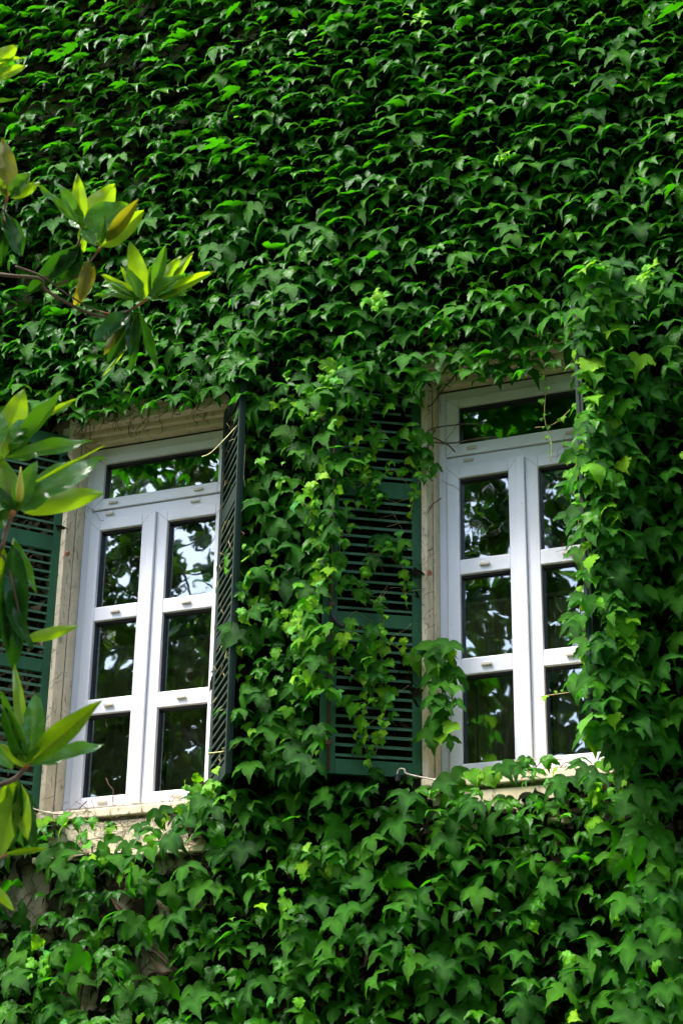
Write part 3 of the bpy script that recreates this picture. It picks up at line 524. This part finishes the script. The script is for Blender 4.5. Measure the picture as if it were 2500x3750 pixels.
def fill(poly, thin, layers, alpha_fn, size_fn, young=.03, face_jit=.35, roll_jit=.42, ymod=None, yref=None, ajit=.28):
    out = []
    x0 = min(q[0] for q in poly); x1 = max(q[0] for q in poly); z0 = min(q[1] for q in poly); z1 = max(q[1] for q in poly)
    for (y, sp, yj, front) in layers:
        z = z0; row = 0
        while z < z1:
            x = x0 + (row % 2) * sp * .5
            while x < x1:
                px = x + random.uniform(-.42, .42) * sp; pz = z + random.uniform(-.42, .42) * sp * .8
                if inside(poly, px, pz) and random.random() < density(thin, px, pz) ** (2.6 if front < 0 else 1):
                    nv = noise.noise(Vector((px * .9, pz * .9, 3.1))) * .10 + noise.noise(Vector((px * 2.4, pz * 2.4, 9.0))) * .07
                    yy = y - nv * (1 if front > .3 else .3) + random.uniform(-yj, yj) - (ymod(px) * (.3 + .7 * front) if ymod else 0)
                    if front < 0 and any(X_ - .03 < px < X_ + 1.22 and -.2 < pz < 2.70 for X_ in XW): x += sp; continue
                    al = alpha_fn(pz) + random.gauss(0, ajit); az = random.gauss(0, face_jit)
                    isy = random.random() < young
                    s_ = size_fn(px, pz) * random.uniform(.45, 1.36) * (.5 if isy else 1)
                    if yref is not None: px += (6.09 - px) / 10 * (yref - yy); pz -= (pz + 2.84) / 10 * (yref - yy)
                    out.append((random.randrange(NT_M) if not isy else NT_M + random.randrange(NT_Y), (px, min(yy, -.225), pz + s_ * .45), s_, al, az, random.gauss(0, roll_jit), front))
                x += sp
            z += sp * .78; row += 1
    return out
def wander(x, z, ang, n, step, y=-.215, wob=.35):
    pts = []
    for i in range(n):
        pts.append((x, y + random.uniform(-.006, .006), z)); ang += random.gauss(0, wob); x += math.cos(ang) * step; z += math.sin(ang) * step
    return pts
def along(pts, step, size, young=True, nrm_az=0, shrink=.55, alpha=.25, jit=.02, ym=None):
    """leaves set out one after another on a hanging shoot"""
    P = spline(pts, 8); out = []; acc = 0; L = sum((P[i + 1] - P[i]).length for i in range(len(P) - 1)); run = 0; side = 1
    for i in range(len(P) - 1):
        run += (P[i + 1] - P[i]).length; acc += (P[i + 1] - P[i]).length
        if acc > step:
            acc = 0; side = -side; f_ = 1 - shrink * run / L; yn = random.random() < (.85 if ym is None else ym)
            s_ = size * f_ * random.uniform(.65, 1.3) * (1 if yn else 1.35); q = P[i] + Vector((side * s_ * random.uniform(.2, .75), random.uniform(-.05, -.005), random.uniform(-jit, jit)))
            out.append(((NT_M + random.randrange(NT_Y)) if yn else random.randrange(NT_M), tuple(q), s_, random.gauss(alpha, .3), nrm_az + random.gauss(0, .4), side * random.uniform(0, .6), 1.2))
    return out, P

# --- ivy over the wall above the windows
up_alpha = lambda z: .66 + .085 * min(max(z - 3, 0), 4)
sz_up = lambda x, z: .106 - .002 * max(0, z - 4)
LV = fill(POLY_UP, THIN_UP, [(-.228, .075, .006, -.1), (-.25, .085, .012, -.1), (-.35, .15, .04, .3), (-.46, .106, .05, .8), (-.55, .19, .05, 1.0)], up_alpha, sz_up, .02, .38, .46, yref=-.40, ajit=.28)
for (cx, cz) in NEW_UP:                           # knots of yellow new growth
    for i in range(9): LV.append((NT_M + random.randrange(NT_Y), (cx + random.gauss(0, .035), -.66 + random.uniform(-.03, .03), cz + random.gauss(0, .04)), random.uniform(.03, .065), random.gauss(.5, .3), random.gauss(0, .5), random.gauss(0, .8), 1.2))
ST = []
for i in range(170):
    x = random.uniform(-2, 5.2); z = random.uniform(2.9, 7.2)
    if inside(POLY_UP, x, z): ST.append((wander(x, z, random.uniform(.8, 2.4), 12, .09, -.212 - random.uniform(0, .03)), random.uniform(.002, .007)))
LV += fill([(-1.6, -.1), (-.16, -.1), (-.16, 3.0), (-1.6, 3.2)], [], [(-.228, .075, .006, -.1), (-.245, .08, .01, -.1)], lambda z: .35, lambda x, z: .11)  # backing behind the louvres, leaf colour carries the shade of the gaps
LV += fill([(1.9, -.1), (2.5, -.1), (2.5, 2.7), (1.9, 2.7)], [], [(-.228, .075, .004, -.1), (-.24, .085, .006, -.1)], lambda z: .2, lambda x, z: .10)
LV += fill([(-3.5, -.6), (-.70, -.6), (-.62, 3.0), (-3.5, 3.2)], [], [(-.36, .14, .05, .3), (-.48, .12, .06, .8)], lambda z: .5, lambda x, z: .115)
for yy_, xa in ((-.235, 1.24), (-.33, 1.36), (-.44, 1.46)): LV += fill([(xa, -.1), (1.66, -.1), (1.66, 2.8), (xa, 2.8)], [], [(yy_, .08, .01, -.1)], lambda z: .3, lambda x, z: .10)  # same shade-coloured backing leaves behind the edge-on shutter
for i in range(26): LV.append((random.randrange(NT_M), (1.50 + random.gauss(0, .07), -.70 + random.uniform(-.05, .05), 2.70 + random.gauss(0, .05)), random.uniform(.07, .12), random.gauss(.5, .3), random.gauss(0, .4), random.gauss(0, .5), 1.0))
build_ivy('ivy', 'dark green ivy blanketing the whole upper wall above both windows', LV, ST, (1.5, -.2, 3.0))

# --- ivy hanging between the windows, over the shutters
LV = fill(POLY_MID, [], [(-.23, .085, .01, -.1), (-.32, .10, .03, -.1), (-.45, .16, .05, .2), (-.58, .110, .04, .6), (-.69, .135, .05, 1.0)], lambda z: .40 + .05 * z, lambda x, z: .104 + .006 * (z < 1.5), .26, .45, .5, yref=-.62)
RN = []
for k, pts in STRANDS_MID.items():
    pts = [(a_, b_, c_) for a_, b_, c_ in pts]
    l_, P = along(pts, .036 if k not in ('s9',) else .05, .078 if k not in ('s9', 's5') else .045, nrm_az=-.1); LV += l_; RN.append((P[::2], .0022))
    l_, P2 = along([(a_ + .02, b_ - .02, c_ + .03) for a_, b_, c_ in pts], .05, .07, nrm_az=.2, ym=.5); LV += l_
for i in range(60):                                # clusters of bright new growth
    cx, cz = random.choice([(2.03, 2.45), (2.03, 2.32), (2.06, 1.75), (2.02, 1.05), (2.05, .62), (2.02, .45), (2.12, .55), (1.96, .9), (1.62, 1.2), (1.7, .95)])
    LV.append((NT_M + random.randrange(NT_Y), (cx + random.gauss(0, .05), -.70 + random.uniform(-.04, .06), cz + random.gauss(0, .08)), random.uniform(.035, .075), random.gauss(.3, .35), random.gauss(0, .5), random.gauss(0, .8), 1.2))
ST = []
for i in range(40): ST.append((wander(random.uniform(1.45, 2.5), random.uniform(-.1, 2.6), random.uniform(.6, 2.5), 10, .07, -.22), random.uniform(.002, .006)))
for i in range(26):
    x = random.uniform(2.12, 2.5); z = random.uniform(.1, 2.3); yy = -.2 - (2.622 - x) * .625 - .03
    RN.append(([(x, yy, z), (x + random.uniform(.02, .10), yy + .03, z + random.uniform(-.05, .08)), (x + random.uniform(.08, .16), yy + .06, z + random.uniform(-.08, .1))], .0014))
for i in range(34):
    x = random.uniform(2.08, 2.5); LV.append((random.randrange(NT_M) if random.random() < .6 else NT_M + random.randrange(NT_Y), (x, -.2 - (2.622 - x) * .625 - random.uniform(.05, .16), random.uniform(2.38, 2.68) - (x - 2.08) * .1), random.uniform(.06, .115), random.gauss(.5, .3), random.gauss(0, .4), random.gauss(0, .5), 1.0))
for i in range(46):                                # dead tendrils clinging to the edge-on shutter
    t_ = random.uniform(.1, .62); x = 1.150 + math.cos(math.radians(51)) * t_; yy = -.2 - math.sin(math.radians(51)) * t_; z = random.uniform(0, 2.6)
    RN.append(([(x - .012, yy - .012, z), (x + random.uniform(-.03, .05), yy - .03, z + random.uniform(-.06, .06)), (x + random.uniform(-.06, .07), yy - .035, z + random.uniform(-.12, .12))], random.choice([.0012, .0018])))
PL = [(spline(p_, 6), .0034) for p_ in STRANDS_LEFTSHUT[:3]]
for p_ in STRANDS_LEFTSHUT[3:]:
    l_, P = along(p_, .06, .08); LV += l_
for q in ((1.40, -.52, 1.44, .085), (1.45, -.55, 1.62, .05), (1.38, -.50, 1.38, .06)): LV.append((NT_M + 1, q[:3], q[3], .2, -.4, .6, 1.2))
build_ivy('ivy', 'thick ivy with bright young shoots hanging between the windows over the shutters', LV, ST, (1.8, -.2, -.1), RN, PL)

# --- ivy column and mass to the right of the right window
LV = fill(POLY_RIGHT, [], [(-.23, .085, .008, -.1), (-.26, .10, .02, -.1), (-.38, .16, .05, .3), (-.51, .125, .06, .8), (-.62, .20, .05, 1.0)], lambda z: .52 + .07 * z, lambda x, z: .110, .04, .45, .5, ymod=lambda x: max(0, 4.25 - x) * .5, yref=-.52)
RN = []
for p_ in STRANDS_RIGHT:
    thin_ = p_[0][0] < 3.70 and len(p_) <= 4 and abs(p_[0][2] - p_[-1][2]) < .8
    l_, P = along(p_, .045, .034 if thin_ else .07); LV += l_; RN.append((P[::2], .0024))
for i in range(210):                               # leaves wrapping the swung-out shutter
    z = random.uniform(-.15, 2.95); x = 3.955 + random.gauss(0, .075); LV.append((random.randrange(NT_M) if random.random() < .75 else NT_M + random.randrange(NT_Y), (x, -.90 + random.uniform(-.05, .03) + max(0, x - 3.9) * .8, z), random.uniform(.06, .14), random.gauss(.45, .3), random.gauss(.1, .5), random.gauss(0, .5), 1.0))
for i in range(34):
    LV.append((NT_M + random.randrange(NT_Y), (random.gauss(3.86, .04), -.88 + random.uniform(-.03, .05), random.uniform(1.0, 2.7)), random.uniform(.04, .08), random.gauss(.3, .3), random.gauss(0, .5), random.gauss(0, .7), 1.2))
for i in range(22):
    x = random.uniform(3.45, 3.72); z = random.choice([2.12, 2.05, 1.36, .72]) + random.uniform(-.05, .06)
    RN.append(([(x, -.05, z), (x - random.uniform(.01, .05), -.045, z + random.uniform(-.03, .03)), (x - random.uniform(.02, .09), -.05, z + random.uniform(-.06, .05))], .0013))
ST = [(wander(random.uniform(3.95, 4.8), random.uniform(-1, 2.8), random.uniform(1.3, 1.8), 12, .08, -.215, .12), random.uniform(.003, .007)) for i in range(40)]
ST += [([(3.86 + random.uniform(-.06, .06), -.5, z + .3), (3.9 + random.uniform(-.06, .06), -.46, z), (3.88 + random.uniform(-.06, .06), -.48, z - .3)], .005) for z in (.2, .6, 1, 1.4, 1.8, 2.2) for _ in range(2)]
build_ivy('ivy', 'leafy column of ivy to the right of the right window, covering its shutter', LV, ST, (4.1, -.2, -.8), RN)

# --- ivy below the sills
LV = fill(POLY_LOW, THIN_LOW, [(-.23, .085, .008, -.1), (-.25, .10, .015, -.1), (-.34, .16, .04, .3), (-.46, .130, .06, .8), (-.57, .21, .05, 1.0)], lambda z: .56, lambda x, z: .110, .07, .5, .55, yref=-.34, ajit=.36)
RN = []
for p_ in STRANDS_LOW:
    l_, P = along(p_, .05, .10, ym=.5); LV += l_; RN.append((P[::2], .0026))
for i in range(50):
    cx, cz = random.choice([(1.30, -.05), (1.36, -.12), (1.98, -.55), (2.15, -.6), (1.9, -.8), (3.75, -.3), (3.70, -.45), (.55, -.5), (.3, -1.1), (1.3, -.1)])
    LV.append((NT_M + random.randrange(NT_Y), (cx + random.gauss(0, .05), -.56 + random.uniform(-.04, .04), cz + random.gauss(0, .05)), random.uniform(.04, .085), random.gauss(.3, .35), random.gauss(0, .5), random.gauss(0, .8), 1.2))
ST = []
for i in range(210): ST.append((wander(random.uniform(-.6, 1.5) if i < 170 else random.uniform(1.5, 3.6), random.uniform(-1.6, -.15), random.uniform(-.4, 3.4), 9, .05, -.214, .5), random.uniform(.0012, .0035)))
for i in range(14): ST.append((wander(random.uniform(-.2, 3.5), -1.7, random.uniform(1.2, 1.9), 17, .09, -.225, .18), random.uniform(.006, .011)))
for i in range(170):                                # rootlets on the apron and sill of the left window
    ST.append((wander(random.uniform(-.1, 1.2), random.uniform(-.36, -.09), random.uniform(0, 6.28), 6, .03, random.choice([-.236, -.262]), .8), .0013))
build_ivy('ivy', 'ivy below the window sills, thinning over bare plaster at lower left', LV, ST, (1.8, -.2, -1.7), RN)

# --- sprig between the middle shutter and the right window frame
LV = []; RN = []
for k, p_ in enumerate(STRANDS_SPRIG):
    l_, P = along(p_, .045, .10 if k == 0 else .085, shrink=.25, ym=.45, alpha=.3); LV += l_; RN.append((P[::2], .0024))
build_ivy('ivy', 'small hanging ivy sprig in front of the left edge of the right window', LV, [], STRANDS_SPRIG[0][0], RN)

# --- old tendril scars on jambs, frames and lintels belong to the upper plant
ST = []
for X in XW:
    for i in range(40):
        ST.append((wander(X - random.uniform(.02, .05), random.uniform(0, 2.6), random.uniform(1.2, 1.9), 5, .025, -.237, .7), .0013))
    for i in range(3): ST.append((wander(X + .03, random.uniform(1.5, 2.6), random.uniform(-.5, 2), 8, .03, -.040, .5), .0014))
    for i in range(40): ST.append((wander(X + random.uniform(.0, 1.15), random.uniform(2.70, 2.80), random.uniform(-2.6, -.5), 6, .03, -.242, .6), .0022))
root = empty('creeper', (0, -.2, 0)); tag(root, 'dead brown creeper tendrils clinging to the cream window surrounds', 'creeper')
b = MB()
for pts, rr in ST: b.tube([Vector(q) - Vector((0, -.2, 0)) for q in pts], rr, 4)
tag(b.build('tendrils', M['stem'], root), kind='stuff')

# ------------------------------------------------------------------ small things
def crumple(name, c, r_, mat, label, cat, seed):
    rr = random.Random(seed); V = []; F = []; n = 9
    for i in range(n):
        for j in range(n):
            u_ = (i / (n - 1) - .5) * 2; v_ = (j / (n - 1) - .5) * 2; k = 1 - .35 * abs(u_ * v_)
            V.append((c[0] + u_ * r_ * k + rr.uniform(-.1, .1) * r_, c[1] - .5 * r_ * (1 - u_ * u_) + rr.uniform(-.3, .3) * r_, c[2] + v_ * r_ * 1.2 * k + rr.uniform(-.1, .1) * r_))
    for i in range(n - 1):
        for j in range(n - 1): F.append((i * n + j, (i + 1) * n + j, (i + 1) * n + j + 1, i * n + j + 1))
    V = [Vector(v) - Vector(c) for v in V]
    o = mesh_obj(name, V, F, mat, None, True); o.location = c; so = o.modifiers.new('s', 'SOLIDIFY'); so.thickness = .001
    tag(o, label, cat); return o
crumple('dry_leaf', (DRY[0][0], -.252, DRY[0][2]), .018, M['dry'], 'curled orange dead leaf stuck to the stone jamb left of the left window', 'leaf', 1)
crumple('dry_leaf', (DRY[1][0], -.252, DRY[1][2]), .017, M['dry'], 'curled brown dead leaf stuck to the jamb beside the right window', 'leaf', 2)
b = MB(); P = spline(STRIP, 6); o0 = P[0]
b.v = []; n = 7
for i, q in enumerate(P):
    w_ = .010 + .018 * (i / len(P)) ** .6
    for j in range(n):
        a_ = 2 * math.pi * j / n + i * .25
        b.v.append(tuple(q - o0 + Vector((math.cos(a_) * w_ * random.uniform(.8, 1.15), math.sin(a_) * .008 * random.uniform(.6, 1.3), random.uniform(-.003, .003)))))
for i in range(len(P) - 1):
    for j in range(n): b.f.append((i * n + j, i * n + (j + 1) % n, (i + 1) * n + (j + 1) % n, (i + 1) * n + j)); b.mi.append(0)
b.f.append(tuple(range(n))[::-1]); b.mi.append(0); b.f.append(tuple((len(P) - 1) * n + j for j in range(n))); b.mi.append(0)
o = b.build('strap', M['black'], None, True); o.location = o0; tag(o, 'crumpled black strap hanging on the shutter between the ivy leaves', 'strap')

# ------------------------------------------------------------------ magnolia
def mag_template(seed, curl=None, nL=12):
    """unit leaf: base at 0, tip at y=1, half width .5 at x; folded along the midrib, waving edges"""
    r_ = random.Random(seed); V, F, ve = [], [], []
    bend = r_.uniform(-.34, .30) if curl is None else curl; fold = r_.uniform(.18, .5); wav = r_.uniform(.05, .12); ph = r_.uniform(0, 6)
    for i in range(nL + 1):
        t_ = i / nL; w_ = .5 * (math.sin(math.pi * t_ ** .82) ** .75 if 0 < t_ < 1 else 0)
        w_ = max(w_, .02 if t_ < 1 else .0)
        zc = bend * (t_ * t_) - .02 + .015 * math.sin(t_ * 21 + ph)
        for j, u_ in enumerate((-1, -.55, -.06, .06, .55, 1)):
            x = u_ * w_; z = zc + fold * abs(x) * .55 + wav * math.sin(t_ * 13 + ph + (1.7 if u_ > 0 else 0)) * (abs(u_) ** 2) * .5
            V.append((x, t_, z)); ve.append(1.0 if abs(u_) < .1 else 0.0)
    for i in range(nL):
        for j in range(5):
            a_ = i * 6 + j; F += [(a_, a_ + 1, a_ + 7), (a_, a_ + 7, a_ + 6)]
    return np.array(V), np.array(F), np.array(ve)
MT = [mag_template(s) for s in range(10)]; MTL = [mag_template(s, None, 4) for s in range(10)]
KM = {'u': 'mag_u', 'g': 'mag_g', 'G': 'mag_g', 'd': 'mag_d', 'b': 'mag_b', 'o': 'mag_b', 'y': 'mag_y', 'Y': 'mag_y', 'n': 'mag_u', 'v': 'mag_u'}
_mm = {}
def mag_mesh(ti, k):
    if (ti, k) not in _mm:
        V, F, ve = MT[ti]; _mm[(ti, k)] = np_mesh('magnolia_leaf', V, F, [M[KM[k]]], {'vein': ve})
    return _mm[(ti, k)]
tree_base = Vector((-1.0, -9.4, GZ))
mag = empty('magnolia_tree', tree_base); tag(mag, 'magnolia with large glossy leaves, its branches reaching in from the left edge', 'tree')
trunk_top = tree_base + Vector((.15, .1, 6.8))
b = MB(); pts = spline([tree_base, tree_base + Vector((.1, .05, 2.2)), tree_base + Vector((-.05, .1, 4.5)), trunk_top, tree_base + Vector((.1, 0, 9.6))], 5)
b.tube([q - tree_base for q in pts], list(np.linspace(.20, .05, len(pts))), 12); b.build('trunk', M['bark'], mag, smooth=True)
for pts, r0, r1 in MAG_TWIGS:
    P = spline(pts, 5); b = MB(); b.tube([q - tree_base for q in P], list(np.linspace(r0, r1, len(P))), 7)
    b.build('twig', M['twig'], mag, smooth=True)
    n_ = max(3, len(P) // 5); b = MB(); b.tube([q - tree_base for q in P[-n_:]], list(np.linspace(r1 * 1.12, r1 * 1.35, n_)), 7); b.build('shoot', M['shoot'], mag, smooth=True)
def limb(target, r0, r1, z0):
    a = tree_base + Vector((.05, .08, z0)); t_ = Vector(target); mid = a.lerp(t_, .5) + Vector((0, 0, -.15))
    P = spline([a, mid, t_], 6); b = MB(); b.tube([q - tree_base for q in P], list(np.linspace(r0, r1, len(P))), 8); b.build('limb', M['bark'], mag, smooth=True)
for i, z0 in ((0, 4.0), (4, 4.1), (5, 4.6), (6, 3.0), (7, 3.2), (8, 2.4), (9, 2.2)): limb(MAG_TWIGS[i][0][0], .05, MAG_TWIGS[i][1], z0)
rs = random.Random(3)
to_cam = None
extra = []
for (B, T, wd, k) in MAG_LEAVES:                   # every whorl carries more leaves than the outermost ones
    if k in 'nYyo' or wd < .02: continue
    B = Vector(B); D_ = Vector(T) - B
    for q_ in range(0 if rs.random() < .4 else 1):
        v = (Vector(CAM[0]) - B).normalized()
        D2 = Matrix.Rotation(rs.choice([-1, 1]) * rs.uniform(.25, .55), 3, v) @ D_ * rs.uniform(.7, 1.0) + v * rs.uniform(-.08, .06)
        B2 = B + D_.normalized() * rs.uniform(-.012, .012)
        extra.append((tuple(B2), tuple(B2 + D2), wd * rs.uniform(.7, 1.0), rs.choice('gguu') if k in 'ugvGb' else 'd'))
for (B, T, wd, k) in MAG_LEAVES + extra:
    B = Vector(B); T = Vector(T); L = (T - B).length; y = (T - B) / L
    v = (Vector(CAM[0]) - (B + T) / 2).normalized()
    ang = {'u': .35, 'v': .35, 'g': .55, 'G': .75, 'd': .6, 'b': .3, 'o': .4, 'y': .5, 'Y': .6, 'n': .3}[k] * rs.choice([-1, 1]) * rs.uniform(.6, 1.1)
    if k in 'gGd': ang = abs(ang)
    x0 = y.cross(v).normalized(); z0 = x0.cross(y)
    z = z0 * math.cos(ang) + Vector((0, 0, 1)) * abs(math.sin(ang)) * (1 if k in 'gGd' else .4); z = (z - y * z.dot(y)).normalized()
    if k in 'uvb' : z = -z if rs.random() < .7 else z      # we look at the undersides of the upright leaves
    x = y.cross(z)
    cosf = max(.55, abs(z.dot(v)))
    wx = wd / cosf * 1.04
    mw = Matrix(((x.x * wx, y.x * L, z.x * L, 0), (x.y * wx, y.y * L, z.y * L, 0), (x.z * wx, y.z * L, z.z * L, 0), (0, 0, 0, 1)))
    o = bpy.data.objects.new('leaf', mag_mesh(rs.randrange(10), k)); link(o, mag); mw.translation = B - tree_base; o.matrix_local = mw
for a_, b_, w_ in MAG_BUDS:
    a_ = Vector(a_); b_ = Vector(b_); P = [a_.lerp(b_, t_) for t_ in (0, .12, .3, .5, .75, 1)]
    bb = MB(); bb.tube([q - tree_base for q in P], [w_ * q for q in (.22, .42, .5, .42, .22, .05)], 10); bb.build('bud', M['bud'], mag, smooth=True)

# crown of the magnolia outside the frame and the neighbouring trees: the windows mirror them, the outer trees only block low sky
def crown(root, base, centre, rad, n, mats, size, seed, limbs=9, whorl=True, hollow=.55):
    r_ = random.Random(seed); Vs = []; Fs = []; ve = []; va = []; mi = []; k = 0
    cen = Vector(centre); bb = MB()
    for li in range(limbs):
        d_ = Vector((r_.gauss(0, 1), r_.gauss(0, 1), r_.uniform(-.3, 1))).normalized()
        tip = cen + Vector((d_.x * rad[0], d_.y * rad[1], d_.z * rad[2])) * .85
        st = Vector((base[0], base[1], cen.z - rad[2] * r_.uniform(.3, .9)))
        P = spline([st, st.lerp(tip, .5) + Vector((0, 0, -.2)), tip], 4); bb.tube([q - Vector(base) for q in P], list(np.linspace(.07, .015, len(P))), 6)
    bb.build('limbs', M['bark'], root, smooth=True)['kind'] = 'stuff'
    def camclear(q):
        d = np.array(q) - camC; z = d @ camF
        if z < 0: return True
        return not (abs(CAM[4] * (d @ camR) / z) < 1600 and abs(CAM[4] * (d @ camU) / z) < 2300)
    while k < n:
        d_ = Vector((r_.gauss(0, 1), r_.gauss(0, 1), r_.gauss(0, 1))).normalized(); q_ = hollow + (1 - hollow) * r_.random() ** .6
        lump = 1 + .28 * noise.noise(Vector(d_) * 2.2 + Vector((seed, 0, 0)))
        c_ = cen + Vector((d_.x * rad[0], d_.y * rad[1], d_.z * rad[2])) * q_ * lump
        axis = (d_ + Vector((0, 0, .7)) + Vector((r_.gauss(0, .3), r_.gauss(0, .3), 0))).normalized()
        if not camclear(c_): k += 1; continue
        a_ = axis.orthogonal().normalized(); b_ = axis.cross(a_)
        for j in range(9 if whorl else 1):
            an = j * 2.4 + r_.uniform(-.3, .3); el = r_.uniform(-.35, 1.0)
            y = (a_ * math.cos(an) + b_ * math.sin(an)) * math.cos(el) + axis * math.sin(el); s_ = size * r_.uniform(.7, 1.25)
            x = y.cross(axis); x = x.normalized() if x.length > .05 else y.orthogonal().normalized(); z = x.cross(y)
            V, F, v_ = MTL[r_.randrange(10)]
            R_ = np.array([[x.x * s_ * .42, y.x * s_, z.x * s_], [x.y * s_ * .42, y.y * s_, z.y * s_], [x.z * s_ * .42, y.z * s_, z.z * s_]])
            Vs.append(V @ R_.T + np.array(c_ - Vector(base))); Fs.append(F + sum_n[0]); sum_n[0] += len(V); ve.append(v_); va.append(np.full(len(V), r_.random())); mi.append(np.full(len(F), r_.randrange(len(mats))))
            k += 1
    me = np_mesh('crown', np.concatenate(Vs), np.concatenate(Fs), mats, {'vein': np.concatenate(ve), 'leaf_var': np.concatenate(va)}, np.concatenate(mi)); sum_n[0] = 0
    o = bpy.data.objects.new('crown', me); link(o, root); tag(o, kind='stuff')
sum_n = [0]
crown(mag, tree_base, (-2.0, -10.4, 3.6), (6.6, 2.2, 5.6), 25000, [M['mag_d'], M['tree'], M['mag_d'], M['mag_g'], M['mag_d']], .27, 4)
for i, (bx, by, hh, rd, n, lab) in enumerate([(-6.5, -13.5, 6.5, (3.4, 3.0, 4.0), 2600, 'tall broadleaf tree standing behind the magnolia'), (-12.5, -16.0, 6.0, (3.6, 3.2, 4.2), 2000, 'wide dark tree farthest from the house'), (-1.5, -17.0, 5.0, (3.2, 3, 3.4), 1800, 'round tree opposite the left window'), (6.5, -19.0, 7.5, (4.0, 3.2, 4.6), 2600, 'broad tree opposite the right window'), (13.5, -17.0, 7.0, (4.2, 3.2, 4.4), 2600, 'tree at the right end of the garden'), (-18.0, -11.0, 7.0, (3.6, 3.6, 4.6), 2200, 'tree at the left end of the garden'), (16.0, -9.0, 6.5, (3.2, 3.4, 4.4), 2200, 'tree beside the right corner of the house')]):  # the later trees are added out of view to block low sky light
    base = (bx, by, GZ); tr = empty('broadleaf_tree', base); tag(tr, lab, 'tree')
    b = MB(); b.tube([(0, 0, 0), (.1, 0, hh * .5), (0, .1, hh)], [.24, .18, .10], 10); b.build('trunk', M['bark'], tr, smooth=True)
    crown(tr, base, (bx, by, GZ + hh + rd[2] * .4), rd, n, [M['tree'], M['mag_d'], M['tree']], .42, 20 + i, hollow=.3)
